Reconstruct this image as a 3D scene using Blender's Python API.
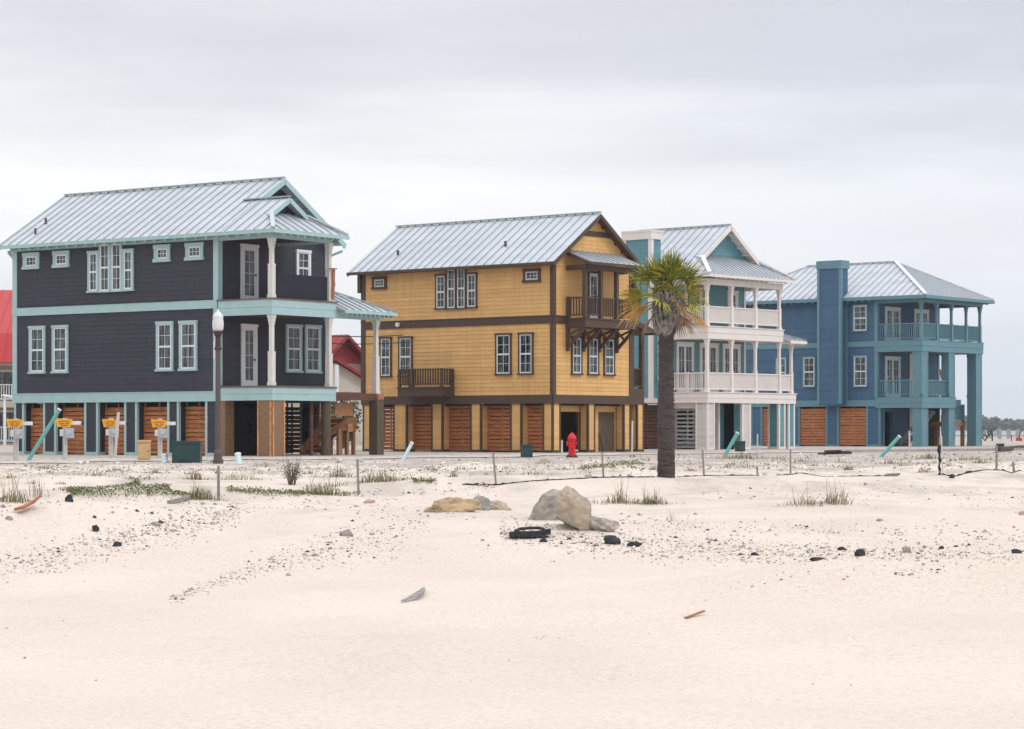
import bpy, math, random
from mathutils import Vector, Matrix, noise
R = math.radians
for o in list(bpy.data.objects): bpy.data.objects.remove(o)
SC = bpy.context.scene
COL = SC.collection
random.seed(7)

# ------------------------------------------------------------------ camera
F, YH, HC = 2400.0, 429.0, 1.0            # focal length and horizon row in pixels, eye height
cd = bpy.data.cameras.new('camera'); cam = bpy.data.objects.new('camera', cd); COL.objects.link(cam)
cam.location = (0, 0, HC); cam.rotation_euler = (R(90), 0, 0)
cd.sensor_width = 36.0; cd.lens = F/1024*36.0
cd.shift_y = (YH-364.5)/1024.0
cd.clip_start = 0.3; cd.clip_end = 9000
SC.camera = cam

# ------------------------------------------------------------------ sky and sun
SUN_EL, SUN_AZ = 50, 118                  # azimuth clockwise from +Y: to the right of the camera
w = bpy.data.worlds.new('World'); SC.world = w; w.use_nodes = True
nt = w.node_tree; N = nt.nodes; L = nt.links
for n in list(N): N.remove(n)
out = N.new('ShaderNodeOutputWorld')
sky = N.new('ShaderNodeTexSky'); sky.sky_type = 'NISHITA'; sky.sun_disc = False
sky.sun_elevation = R(SUN_EL); sky.sun_rotation = R(SUN_AZ)
bg1 = N.new('ShaderNodeBackground'); bg1.inputs[1].default_value = 0.10
L.new(sky.outputs[0], bg1.inputs[0])
tc = N.new('ShaderNodeTexCoord'); sep = N.new('ShaderNodeSeparateXYZ'); L.new(tc.outputs['Generated'], sep.inputs[0])
def wnode(t, **k):
    n = N.new(t)
    for a, b in k.items(): setattr(n, a, b)
    return n
def wmath(op, a, b=None, c=None, clamp=False):
    m = N.new('ShaderNodeMath'); m.operation = op; m.use_clamp = clamp
    for i, v in enumerate((a, b, c)):
        if v is None: continue
        if isinstance(v, (int, float)): m.inputs[i].default_value = v
        else: L.new(v, m.inputs[i])
    return m.outputs[0]
# cloud deck: layers stretched along the horizon, denser overhead
mp = N.new('ShaderNodeMapping'); mp.inputs['Scale'].default_value = (2.2, 2.2, 17.0); mp.inputs['Location'].default_value = (3.1, 0.4, 1.35)
L.new(tc.outputs['Generated'], mp.inputs[0])
nz = N.new('ShaderNodeTexNoise'); nz.inputs['Scale'].default_value = 1.6; nz.inputs['Detail'].default_value = 7; nz.inputs['Roughness'].default_value = 0.5
L.new(mp.outputs[0], nz.inputs[0])
mp2 = N.new('ShaderNodeMapping'); mp2.inputs['Scale'].default_value = (5.5, 5.5, 24.0); mp2.inputs['Location'].default_value = (8.1, 2.4, 0.3)
L.new(tc.outputs['Generated'], mp2.inputs[0])
nz2 = N.new('ShaderNodeTexNoise'); nz2.inputs['Scale'].default_value = 2.0; nz2.inputs['Detail'].default_value = 6
L.new(mp2.outputs[0], nz2.inputs[0])
hz = wmath('ADD', sep.outputs[2], wmath('MULTIPLY', wmath('SUBTRACT', nz.outputs[0], 0.5), 0.11))
# the left part of the low sky is brighter, the right part greyer and bluer
hz = wmath('ADD', hz, wmath('MULTIPLY', sep.outputs[0], 0.05))
rp = N.new('ShaderNodeValToRGB'); L.new(wmath('MULTIPLY', hz, 4.0, clamp=True), rp.inputs[0])
e = rp.color_ramp.elements
def srgb(r, g, b):
    f = lambda c: ((c/255+0.055)/1.055)**2.4 if c/255 > .04045 else c/255/12.92
    return (f(r), f(g), f(b), 1)
CL = [(0.0, (228, 233, 240)), (0.14, (240, 242, 247)), (0.28, (251, 251, 252)), (0.42, (254, 254, 254)), (0.50, (242, 243, 245)), (0.60, (225, 226, 231)),
      (0.70, (220, 221, 226)), (0.80, (226, 227, 231)), (1.0, (221, 223, 228))]
e[0].position = CL[0][0]; e[0].color = srgb(*CL[0][1]); e[1].position = 1.0; e[1].color = srgb(*CL[-1][1])
for p_, c_ in CL[1:-1]:
    q = e.new(p_); q.color = srgb(*c_)
fine = wmath('MULTIPLY_ADD', nz2.outputs[0], 0.22, 0.89)
zen = wmath('MULTIPLY_ADD', wmath('MAXIMUM', wmath('SUBTRACT', sep.outputs[2], 0.2), 0.0), 1.75, 1.0)
mul = wmath('MULTIPLY', fine, zen)
mrx = N.new('ShaderNodeMapRange'); mrx.inputs[1].default_value = -.02; mrx.inputs[2].default_value = .16; L.new(wmath('ADD', sep.outputs[0], wmath('MULTIPLY', wmath('SUBTRACT', nz2.outputs[0], 0.5), .3)), mrx.inputs[0])
tint = N.new('ShaderNodeMix'); tint.data_type = 'RGBA'; tint.blend_type = 'MULTIPLY'; L.new(mrx.outputs[0], tint.inputs[0]); L.new(rp.outputs[0], tint.inputs[6]); tint.inputs[7].default_value = (.885, .91, .95, 1)
vm = N.new('ShaderNodeVectorMath'); vm.operation = 'SCALE'; L.new(tint.outputs[2], vm.inputs[0]); L.new(mul, vm.inputs['Scale'])
bg2 = N.new('ShaderNodeBackground'); bg2.inputs[1].default_value = 1.11; L.new(vm.outputs[0], bg2.inputs[0])
mx = N.new('ShaderNodeMixShader'); mx.inputs[0].default_value = 0.93
L.new(bg1.outputs[0], mx.inputs[1]); L.new(bg2.outputs[0], mx.inputs[2]); L.new(mx.outputs[0], out.inputs[0])

sl = bpy.data.lights.new('sun', 'SUN'); sl.energy = 1.1; sl.angle = R(16); sl.color = (1.0, 0.955, 0.89)
so = bpy.data.objects.new('sun', sl); COL.objects.link(so)
az, el = R(SUN_AZ), R(SUN_EL)
sd = Vector((math.sin(az)*math.cos(el), math.cos(az)*math.cos(el), math.sin(el)))
so.rotation_euler = sd.to_track_quat('Z', 'Y').to_euler(); so.location = (0, 0, 60)
SC.view_settings.view_transform = 'Standard'; SC.view_settings.look = 'None'
SC.view_settings.exposure = 0.0; SC.view_settings.gamma = 1.0
SC.cycles.max_bounces = 6; SC.cycles.diffuse_bounces = 3

# ------------------------------------------------------------------ materials
MATS = {}
def mat(name, col, rough=0.75, metal=0.0, var=0.10, scale=6.0, bump=0.0, bscale=40.0, stretch=(1, 1, 1), spec=0.35, dirt=None, alpha=None):
    if name in MATS: return MATS[name]
    m = bpy.data.materials.new(name); m.use_nodes = True; t = m.node_tree; b = t.nodes['Principled BSDF']
    b.inputs['Roughness'].default_value = rough; b.inputs['Metallic'].default_value = metal
    b.inputs['Specular IOR Level'].default_value = spec
    tcn = t.nodes.new('ShaderNodeTexCoord'); mpn = t.nodes.new('ShaderNodeMapping'); mpn.inputs['Scale'].default_value = stretch
    t.links.new(tcn.outputs['Object'], mpn.inputs[0])
    n1 = t.nodes.new('ShaderNodeTexNoise'); n1.inputs['Scale'].default_value = scale; n1.inputs['Detail'].default_value = 6; n1.inputs['Roughness'].default_value = .6
    t.links.new(mpn.outputs[0], n1.inputs[0])
    r = t.nodes.new('ShaderNodeValToRGB'); t.links.new(n1.outputs[0], r.inputs[0])
    r.color_ramp.elements[0].position = .28; r.color_ramp.elements[1].position = .72
    lo = tuple(c*(1-var) for c in col) if dirt is None else dirt
    r.color_ramp.elements[0].color = (*lo, 1); r.color_ramp.elements[1].color = (*[min(1, c*(1+var)) for c in col], 1)
    t.links.new(r.outputs[0], b.inputs['Base Color'])
    if bump:
        n2 = t.nodes.new('ShaderNodeTexNoise'); n2.inputs['Scale'].default_value = bscale; n2.inputs['Detail'].default_value = 5
        t.links.new(mpn.outputs[0], n2.inputs[0])
        bp = t.nodes.new('ShaderNodeBump'); bp.inputs['Strength'].default_value = bump; bp.inputs['Distance'].default_value = .02
        t.links.new(n2.outputs[0], bp.inputs['Height']); t.links.new(bp.outputs[0], b.inputs['Normal'])
    MATS[name] = m; return m
def sidingmat(name, col, var=.07, board=.175):
    m = mat(name, col, .62, var=var, scale=1.1, stretch=(1, 1, 2)); t = m.node_tree; b = t.nodes['Principled BSDF']
    src = b.inputs['Base Color'].links[0].from_socket
    tc_ = t.nodes.new('ShaderNodeTexCoord'); sp = t.nodes.new('ShaderNodeSeparateXYZ'); t.links.new(tc_.outputs['Object'], sp.inputs[0])
    ad = t.nodes.new('ShaderNodeMath'); ad.operation = 'ADD'; t.links.new(sp.outputs[0], ad.inputs[0]); t.links.new(sp.outputs[1], ad.inputs[1])
    cb = t.nodes.new('ShaderNodeCombineXYZ'); t.links.new(ad.outputs[0], cb.inputs[0]); t.links.new(sp.outputs[2], cb.inputs[1])
    br = t.nodes.new('ShaderNodeTexBrick'); t.links.new(cb.outputs[0], br.inputs[0]); br.inputs['Scale'].default_value = 1; br.inputs['Brick Width'].default_value = 3.4; br.inputs['Row Height'].default_value = board
    br.inputs['Mortar Size'].default_value = .006; br.inputs['Color1'].default_value = (.90, .90, .90, 1); br.inputs['Color2'].default_value = (1.06, 1.06, 1.06, 1); br.inputs['Mortar'].default_value = (.82, .82, .82, 1); br.offset = .37
    st = t.nodes.new('ShaderNodeMapping'); st.inputs['Scale'].default_value = (3.2, 3.2, .16); t.links.new(tc_.outputs['Object'], st.inputs[0])
    n = t.nodes.new('ShaderNodeTexNoise'); n.inputs['Scale'].default_value = 1.8; n.inputs['Detail'].default_value = 7; n.inputs['Roughness'].default_value = .7; t.links.new(st.outputs[0], n.inputs[0])
    r = t.nodes.new('ShaderNodeValToRGB'); t.links.new(n.outputs[0], r.inputs[0]); r.color_ramp.elements[0].position = .3; r.color_ramp.elements[0].color = (.86, .86, .87, 1); r.color_ramp.elements[1].position = .6; r.color_ramp.elements[1].color = (1.03, 1.02, 1.0, 1)
    for s_ in (br.outputs[0], r.outputs[0]):
        x = t.nodes.new('ShaderNodeMix'); x.data_type = 'RGBA'; x.blend_type = 'MULTIPLY'; x.inputs[0].default_value = 1.0; t.links.new(src, x.inputs[6]); t.links.new(s_, x.inputs[7]); src = x.outputs[2]
    t.links.new(src, b.inputs['Base Color']); return m
M = {}
M['navy'] = sidingmat('navy_siding', (.040, .041, .057), .10)
M['aqua'] = mat('aqua_trim', (.37, .53, .53), .6, var=.07, scale=2)
M['aqua_pipe'] = mat('aqua_pipe', (.13, .37, .34), .45, var=.12, scale=5)
M['yellow'] = sidingmat('ochre_siding', (.74, .44, .165))
M['brown'] = mat('brown_trim', (.085, .052, .035), .6, var=.12, scale=3)
M['teal'] = sidingmat('teal_siding', (.125, .300, .345))
M['cream'] = mat('cream_trim', (.76, .70, .66), .6, var=.05, scale=2)
M['creamside'] = sidingmat('cream_siding', (.64, .61, .59), .05)
M['blue'] = sidingmat('blue_siding', (.058, .130, .220))
M['bluetrim'] = mat('blue_green_trim', (.125, .25, .295), .55, var=.07, scale=2)
M['white'] = mat('white_vinyl', (.74, .75, .76), .45, var=.04, scale=3)
M['pinkcream'] = mat('primed_post', (.66, .63, .59), .7, var=.08, scale=3)
M['black'] = mat('black_sheet', (.016, .016, .028), .7, var=.2, scale=3)
M['dark'] = mat('shade_black', (.012, .011, .012), .9, var=.2)  # near black, paints the shade under the houses into the colour
M['curtain'] = mat('pale_curtain', (.30, .33, .33), .9, var=.15, scale=9, stretch=(4, 4, .5))
M['osb'] = mat('strand_board', (.25, .145, .08), .8, var=.35, scale=14, bump=.3, bscale=30)
M['batten'] = mat('raw_batten', (.55, .27, .12), .8, var=.45, scale=7)
M['lumber'] = mat('new_lumber', (.33, .155, .07), .75, var=.3, scale=4, stretch=(1, 1, 6))
M['pile'] = mat('timber_pile', (.105, .075, .05), .85, var=.3, scale=5, stretch=(3, 3, .6), bump=.4, bscale=20)
M['louver'] = mat('cedar_slats', (.43, .155, .055), .6, var=.45, scale=2.5, stretch=(.8, .8, 7))
M['louverdark'] = mat('dark_cedar_slats', (.11, .045, .028), .6, var=.4, scale=2.5, stretch=(.8, .8, 7))
M['slatwhite'] = mat('grey_slats', (.30, .30, .30), .7, var=.3, scale=3)
M['deckwood'] = mat('deck_boards', (.16, .10, .08), .8, var=.2, scale=4)
M['metalroof'] = mat('galvalume_roof', (.49, .515, .54), .42, metal=.25, var=.12, scale=1.6, stretch=(1, .25, 1), bump=.05, bscale=3)
M['seam'] = mat('roof_seam', (.355, .385, .41), .5, metal=.25, var=.08, scale=3)
M['redroof2'] = mat('faded_red_roof', (.25, .03, .027), .6, var=.12, scale=2)
M['redroof'] = mat('red_metal_roof', (.43, .03, .028), .5, var=.10, scale=2)
M['stucco'] = mat('cream_stucco', (.52, .46, .38), .85, var=.08, scale=2)
M['conc'] = mat('weathered_concrete', (.36, .335, .31), .9, var=.2, scale=3, bump=.4, bscale=15)
M['red'] = mat('red_enamel', (.62, .012, .02), .35, var=.08, scale=8)
M['rust'] = mat('dark_iron', (.06, .035, .03), .7, var=.3, scale=8)
M['lamppole'] = mat('bronze_pole', (.115, .085, .085), .5, metal=.3, var=.12, scale=6)
M['globe'] = mat('frosted_globe', (.66, .67, .68), .25, var=.04)
M['sign'] = mat('amber_sign', (.80, .37, .02), .5, var=.08, scale=9)
M['signink'] = mat('sign_ink', (.32, .12, .01), .6)
M['box'] = mat('grey_meter_box', (.46, .50, .53), .5, metal=.2, var=.12, scale=8)
M['postw'] = mat('whitewashed_post', (.56, .53, .50), .8, var=.12, scale=5, stretch=(2, 2, .5))
M['ply'] = mat('tan_cabinet', (.56, .37, .19), .75, var=.15, scale=10)
M['green'] = mat('dark_green_enamel', (.02, .055, .055), .45, var=.18, scale=4)
M['gal'] = mat('weathered_stake', (.24, .225, .21), .75, var=.2, scale=8)
M['rubber'] = mat('silt_fabric', (.016, .016, .018), .75, var=.3, scale=8)
M['ltpipe'] = mat('pale_pvc', (.55, .68, .68), .4, var=.1, scale=6)
M['driftred'] = mat('reddish_board', (.36, .14, .08), .8, var=.3, scale=6)
M['fence'] = mat('pale_fence', (.55, .53, .50), .8, var=.15, scale=3)

def glassmat():
    m = bpy.data.materials.new('window_glass'); m.use_nodes = True; t = m.node_tree; b = t.nodes['Principled BSDF']
    tcn = t.nodes.new('ShaderNodeTexCoord'); mpn = t.nodes.new('ShaderNodeMapping'); mpn.inputs['Scale'].default_value = (5, 5, .6)
    t.links.new(tcn.outputs['Object'], mpn.inputs[0])
    n1 = t.nodes.new('ShaderNodeTexNoise'); n1.inputs['Scale'].default_value = 1.7; n1.inputs['Detail'].default_value = 3
    t.links.new(mpn.outputs[0], n1.inputs[0])
    r = t.nodes.new('ShaderNodeValToRGB'); t.links.new(n1.outputs[0], r.inputs[0])
    r.color_ramp.elements[0].position = .46; r.color_ramp.elements[1].position = .56
    r.color_ramp.elements[0].color = (.012, .020, .023, 1); r.color_ramp.elements[1].color = (.09, .12, .12, 1)
    n3 = t.nodes.new('ShaderNodeTexNoise'); n3.inputs['Scale'].default_value = 2.2; t.links.new(tcn.outputs['Object'], n3.inputs[0]); bp = t.nodes.new('ShaderNodeBump'); bp.inputs['Strength'].default_value = .5; bp.inputs['Distance'].default_value = .12; t.links.new(n3.outputs[0], bp.inputs['Height']); t.links.new(bp.outputs[0], b.inputs['Normal'])
    t.links.new(r.outputs[0], b.inputs['Base Color']); b.inputs['Roughness'].default_value = .06; b.inputs['Specular IOR Level'].default_value = .6
    return m
M['glass'] = glassmat()

# ------------------------------------------------------------------ mesh helpers
SPLIT = {'porch_fascia', 'porch_deck', 'gable', 'infill_wall', 'shade_backing', 'boarded_pier', 'staircase', 'timber_pile', 'roof_vent', 'batten', 'deck_joist', 'porch_post'}
class MB:
    def __init__(s): s.v = []; s.f = []; s.mi = []
    def add(s, vs, fs, mi=0):
        k = len(s.v); s.v += [tuple(p) for p in vs]; s.f += [tuple(i+k for i in f) for f in fs]; s.mi += [mi]*len(fs); return s
    def box(s, x0, x1, y0, y1, z0, z1, mi=0):
        if x0 > x1: x0, x1 = x1, x0
        if y0 > y1: y0, y1 = y1, y0
        if z0 > z1: z0, z1 = z1, z0
        return s.add([(x0,y0,z0),(x1,y0,z0),(x1,y1,z0),(x0,y1,z0),(x0,y0,z1),(x1,y0,z1),(x1,y1,z1),(x0,y1,z1)],
              [(0,3,2,1),(4,5,6,7),(0,1,5,4),(1,2,6,5),(2,3,7,6),(3,0,4,7)], mi)
    def slab(s, pts, d, mi=0):               # polygon pts extruded by vector d
        n = len(pts); d = Vector(d); a = [Vector(p) for p in pts]; b = [p+d for p in a]
        return s.add(a+b, [tuple(range(n-1, -1, -1)), tuple(range(n, 2*n))] + [(i, (i+1) % n, n+(i+1) % n, n+i) for i in range(n)], mi)
    def beam(s, p, q, wd, ht, mi=0, up=(0, 0, 1)):
        p = Vector(p); q = Vector(q); d = (q-p).normalized(); u = Vector(up)
        if abs(d.dot(u)) > .98: u = Vector((0, 1, 0))
        x = d.cross(u).normalized(); y = x.cross(d)
        c = [x*(sx*wd/2)+y*(sy*ht/2) for sx, sy in ((-1,-1),(1,-1),(1,1),(-1,1))]
        return s.add([p+k for k in c]+[q+k for k in c], [(3,2,1,0),(4,5,6,7),(0,1,5,4),(1,2,6,5),(2,3,7,6),(3,0,4,7)], mi)
    def tube(s, pts, rad, n=10, mi=0, cap=True):
        pts = [Vector(p) for p in pts]
        if not isinstance(rad, (list, tuple)): rad = [rad]*len(pts)
        vs = []; 
        for i, p in enumerate(pts):
            d = (pts[min(i+1, len(pts)-1)]-pts[max(i-1, 0)])
            d = d.normalized() if d.length > 1e-9 else Vector((0, 0, 1))
            u = Vector((0, 0, 1)) if abs(d.z) < .95 else Vector((0, 1, 0))
            x = d.cross(u).normalized(); y = x.cross(d)
            for k in range(n):
                a = 2*math.pi*k/n; vs.append(p+(x*math.cos(a)+y*math.sin(a))*rad[i])
        fs = [(i*n+k, i*n+(k+1) % n, (i+1)*n+(k+1) % n, (i+1)*n+k) for i in range(len(pts)-1) for k in range(n)]
        if cap: fs += [tuple(range(n-1, -1, -1)), tuple(range((len(pts)-1)*n, len(pts)*n))]
        return s.add(vs, fs, mi)
    def build(s, name, m, parent=None, smooth=False):
        if not s.v: return None
        if name in SPLIT:
            parts = s.pieces()
            if len(parts) > 1: return [q.build1(name, m, parent, smooth) for q in parts][0]
        return s.build1(name, m, parent, smooth)
    def pieces(s, gap=.03):
        par = list(range(len(s.v)))
        def fd(i):
            while par[i] != i: par[i] = par[par[i]]; i = par[i]
            return i
        for f in s.f:
            for a in f[1:]: par[fd(a)] = fd(f[0])
        comp = {}
        for k, f in enumerate(s.f): comp.setdefault(fd(f[0]), []).append(k)
        cs = list(comp.values()); bb = []
        for c in cs:
            vs = [s.v[i] for k in c for i in s.f[k]]; bb.append(([min(v[j] for v in vs)-gap for j in range(3)], [max(v[j] for v in vs)+gap for j in range(3)]))
        g = list(range(len(cs)))
        def fg(i):
            while g[i] != i: g[i] = g[g[i]]; i = g[i]
            return i
        for i in range(len(cs)):
            for j in range(i):
                if all(bb[i][0][q] <= bb[j][1][q] and bb[j][0][q] <= bb[i][1][q] for q in range(3)): g[fg(i)] = fg(j)
        out = {}
        for i, c in enumerate(cs): out.setdefault(fg(i), []).extend(c)
        res = []
        for ks in out.values():
            q = MB(); mp = {}
            for k in ks:
                nf = []
                for i in s.f[k]:
                    if i not in mp: mp[i] = len(q.v); q.v.append(s.v[i])
                    nf.append(mp[i])
                q.f.append(tuple(nf)); q.mi.append(s.mi[k])
            res.append(q)
        return res
    def build1(s, name, m, parent=None, smooth=False):
        me = bpy.data.meshes.new(name); me.from_pydata(s.v, [], s.f)
        for k in (m if isinstance(m, (list, tuple)) else [m]): me.materials.append(k)
        me.polygons.foreach_set('material_index', s.mi)
        if smooth: me.polygons.foreach_set('use_smooth', [True]*len(me.polygons))
        me.update()
        o = bpy.data.objects.new(name, me); COL.objects.link(o)
        if parent: o.parent = parent
        return o
def tag(o, label=None, cat=None, group=None, kind=None):
    if label: o['label'] = label
    if cat: o['category'] = cat
    if group: o['group'] = group
    if kind: o['kind'] = kind
    return o
def empty(name, loc, rz=0):
    o = bpy.data.objects.new(name, None); COL.objects.link(o); o.location = loc; o.rotation_euler = (0, 0, rz); o.empty_display_size = .5
    return o

# ------------------------------------------------------------------ the ground
PROF = [(-50, -.62), (5, -.62), (13, -.60), (18, -.52), (25, -.38), (35, -.27), (50, -.15), (65, -.06), (76, 0), (9999, 0)]
def prof(y):
    for (a, za), (b, zb) in zip(PROF, PROF[1:]):
        if y <= b:
            t = (y-a)/(b-a); return za+(zb-za)*t
    return 0
# x, y, height, spread x, spread y, rotation
MOUNDS = [(3.5, 20.8, .42, 1.7, .75, .10), (5.6, 22.5, .16, 1.8, .8, 0), (-5.8, 28.5, .48, 3.2, .8, .62), (-2.2, 25.0, .30, 2.2, .75, .40), (-4.3, 24.2, -.14, 2.5, 1.0, .5), (2.2, 24.2, -.12, 2.2, 1.0, 0), (1.0, 18.5, .10, 3, 1.0, 0), (6.5, 31, .20, 3.4, .9, -.1), (-6, 41, .24, 3, 1.1, .2), (.4, 27.5, .20, 1.3, .9, .2), (-1, 16.5, .08, 2.5, .9, -.2), (3, 46, .20, 6, .9, .02), (-1.2, 45, .16, 3, .8, .05), (7.5, 25, .10, 3, 2, 0), (-5.2, 25, .05, 4.0, 1.7, .5), (-3.6, 33, .10, 4.2, 2.0, .25),
          (.35, 30.5, .13, 1.2, .8, 0), (4.9, 37.5, .13, 1.5, .9, 0), (1.9, 40.0, .12, 1.0, .8, 0), (-8.3, 48, .14, 3.0, 1.6, 0), (-3.0, 49, .14, 2.4, 1.2, 0),
          (-.9, 35.5, .10, 1.3, .8, 0), (2.4, 58, .10, 3, 2, 0), (10, 53, .12, 4, 2, 0), (-12, 58, .12, 4, 2, 0), (12, 66, .10, 3, 2, 0)]
def nse(x, y, s, o=0): return noise.noise(Vector((x*s+o, y*s-o, o*.37)))
def terr(x, y):
    z = prof(y)
    for mx_, my_, h, sx, sy, r in MOUNDS:
        dx, dy = x-mx_, y-my_; c, s_ = math.cos(r), math.sin(r); a = (dx*c+dy*s_)/sx; b = (-dx*s_+dy*c)/sy; b = b*(1.0 if b < 0 else .55)
        q = a*a+b*b
        if q < 9: z += h*math.exp(-q)
    k = max(0, min(1, (84-y)/12.0))
    a = k*.8
    z += a*(.10*nse(x, y*1.0, .16, 3.1)+.075*nse(x, y, .45, 9.3)+.030*nse(x, y, 1.3, 5.2)+.012*nse(x, y, 3.4, 1.7))
    return z
_HG = {}
def hq(i, j):
    v = _HG.get((i, j))
    if v is None: v = _HG[(i, j)] = terr(i*.22, j*.22)
    return v
def hgt(x, y):
    a, b = x/.22, y/.22; i, j = math.floor(a), math.floor(b); a -= i; b -= j
    return (hq(i, j)*(1-a)+hq(i+1, j)*a)*(1-b)+(hq(i, j+1)*(1-a)+hq(i+1, j+1)*a)*b
def at(px, row):                       # where the line of sight through a pixel meets the sand
    k = (px-512)/F; s = (YH-row)/F; y = max(9.0, 1.0/-s*.80 if s < 0 else 9); py = y
    while y < 400:
        if HC+s*y <= hgt(k*y, y):
            a, b = py, y
            for _ in range(14):
                c = (a+b)/2
                if HC+s*c <= hgt(k*c, c): b = c
                else: a = c
            return Vector((k*b, b, terr(k*b, b)))
        py = y; y += .25
    return Vector((k*y, y, 0))
def ground():
    xs = []; x = 0
    while x < 3500:
        xs.append(x); x += .16 if x < 8 else (.3 if x < 22 else (1.0 if x < 45 else x*.35))
    xs = [-a for a in reversed(xs[1:])]+xs
    ys = [-3500, -1200, -400, -120, -40, -12]; y = 0
    while y < 6500:
        ys.append(y); y += 2.0 if y < 8 else (.12 if y < 32 else (.18 if y < 62 else (.3 if y < 92 else (1.5 if y < 120 else y*.3))))
    mb = MB(); nx = len(xs)
    mb.v = [(x, y, terr(x, y) if (-45 < x < 45 and 0 <= y < 100) else prof(y)) for y in ys for x in xs]
    mb.f = [(j*nx+i, j*nx+i+1, (j+1)*nx+i+1, (j+1)*nx+i) for j in range(len(ys)-1) for i in range(nx-1)]; mb.mi = [0]*len(mb.f)
    m = bpy.data.materials.new('sand'); m.use_nodes = True; t = m.node_tree; b = t.nodes['Principled BSDF']; b.inputs['Roughness'].default_value = .95; b.inputs['Specular IOR Level'].default_value = .15
    g = t.nodes.new('ShaderNodeNewGeometry')
    def nz_(sc, det, st=(1, 1, 1), ro=.6):
        mpn = t.nodes.new('ShaderNodeMapping'); mpn.inputs['Scale'].default_value = st; t.links.new(g.outputs['Position'], mpn.inputs[0])
        n = t.nodes.new('ShaderNodeTexNoise'); n.inputs['Scale'].default_value = sc; n.inputs['Detail'].default_value = det; n.inputs['Roughness'].default_value = ro
        t.links.new(mpn.outputs[0], n.inputs[0]); return n.outputs[0]
    def ramp(src, p0, c0, p1, c1):
        r = t.nodes.new('ShaderNodeValToRGB'); t.links.new(src, r.inputs[0])
        r.color_ramp.elements[0].position = p0; r.color_ramp.elements[0].color = c0; r.color_ramp.elements[1].position = p1; r.color_ramp.elements[1].color = c1
        return r.outputs[0]
    def mixc(f, a, c, mode='MIX'):
        x_ = t.nodes.new('ShaderNodeMix'); x_.data_type = 'RGBA'; x_.blend_type = mode
        if isinstance(f, float): x_.inputs[0].default_value = f
        else: t.links.new(f, x_.inputs[0])
        for i, q in ((6, a), (7, c)):
            if isinstance(q, tuple): x_.inputs[i].default_value = q
            else: t.links.new(q, x_.inputs[i])
        return x_.outputs[2]
    base = ramp(nz_(.35, 8), .3, (.645, .546, .463, 1), .7, (.715, .617, .53, 1))
    # damp, dirty, gravelly patches, mostly further off
    sp = t.nodes.new('ShaderNodeSeparateXYZ'); t.links.new(g.outputs['Position'], sp.inputs[0])
    mr = t.nodes.new('ShaderNodeMapRange'); t.links.new(sp.outputs[1], mr.inputs[0]); mr.inputs[1].default_value = 24; mr.inputs[2].default_value = 58; mr.inputs[3].default_value = .0; mr.inputs[4].default_value = 1.0
    mr2 = t.nodes.new('ShaderNodeMapRange'); t.links.new(sp.outputs[1], mr2.inputs[0]); mr2.inputs[1].default_value = 62; mr2.inputs[2].default_value = 80; mr2.inputs[3].default_value = .0; mr2.inputs[4].default_value = .13
    dn = nz_(.5, 9, (1, .55, 1), .72)
    ad = t.nodes.new('ShaderNodeMath'); ad.operation = 'ADD'; t.links.new(dn, ad.inputs[0]); t.links.new(mr2.outputs[0], ad.inputs[1])
    dr = ramp(ad.outputs[0], .47, (0, 0, 0, 1), .60, (1, 1, 1, 1))
    mm = t.nodes.new('ShaderNodeMath'); mm.operation = 'MULTIPLY'; t.links.new(dr, mm.inputs[0]); t.links.new(mr.outputs[0], mm.inputs[1])
    mm2 = t.nodes.new('ShaderNodeMath'); mm2.operation = 'MULTIPLY'; t.links.new(mm.outputs[0], mm2.inputs[0]); mm2.inputs[1].default_value = .75
    c1 = mixc(mm2.outputs[0], base, (.345, .305, .27, 1))
    grain = ramp(nz_(26, 4, (1, 1, 1), .75), .33, (.80, .79, .78, 1), .55, (1, 1, 1, 1))
    c2 = mixc(.8, c1, grain, 'MULTIPLY')
    t.links.new(c2, b.inputs['Base Color'])
    bp = t.nodes.new('ShaderNodeBump'); bp.inputs['Strength'].default_value = .7; bp.inputs['Distance'].default_value = .06; t.links.new(nz_(5, 9, (1, .6, 1), .62), bp.inputs['Height'])
    bp2 = t.nodes.new('ShaderNodeBump'); bp2.inputs['Strength'].default_value = .6; bp2.inputs['Distance'].default_value = .012; t.links.new(nz_(55, 4), bp2.inputs['Height'])
    t.links.new(bp.outputs[0], bp2.inputs['Normal']); t.links.new(bp2.outputs[0], b.inputs['Normal'])
    o = mb.build('ground', m, smooth=True); tag(o, kind='structure')
ground()
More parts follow.
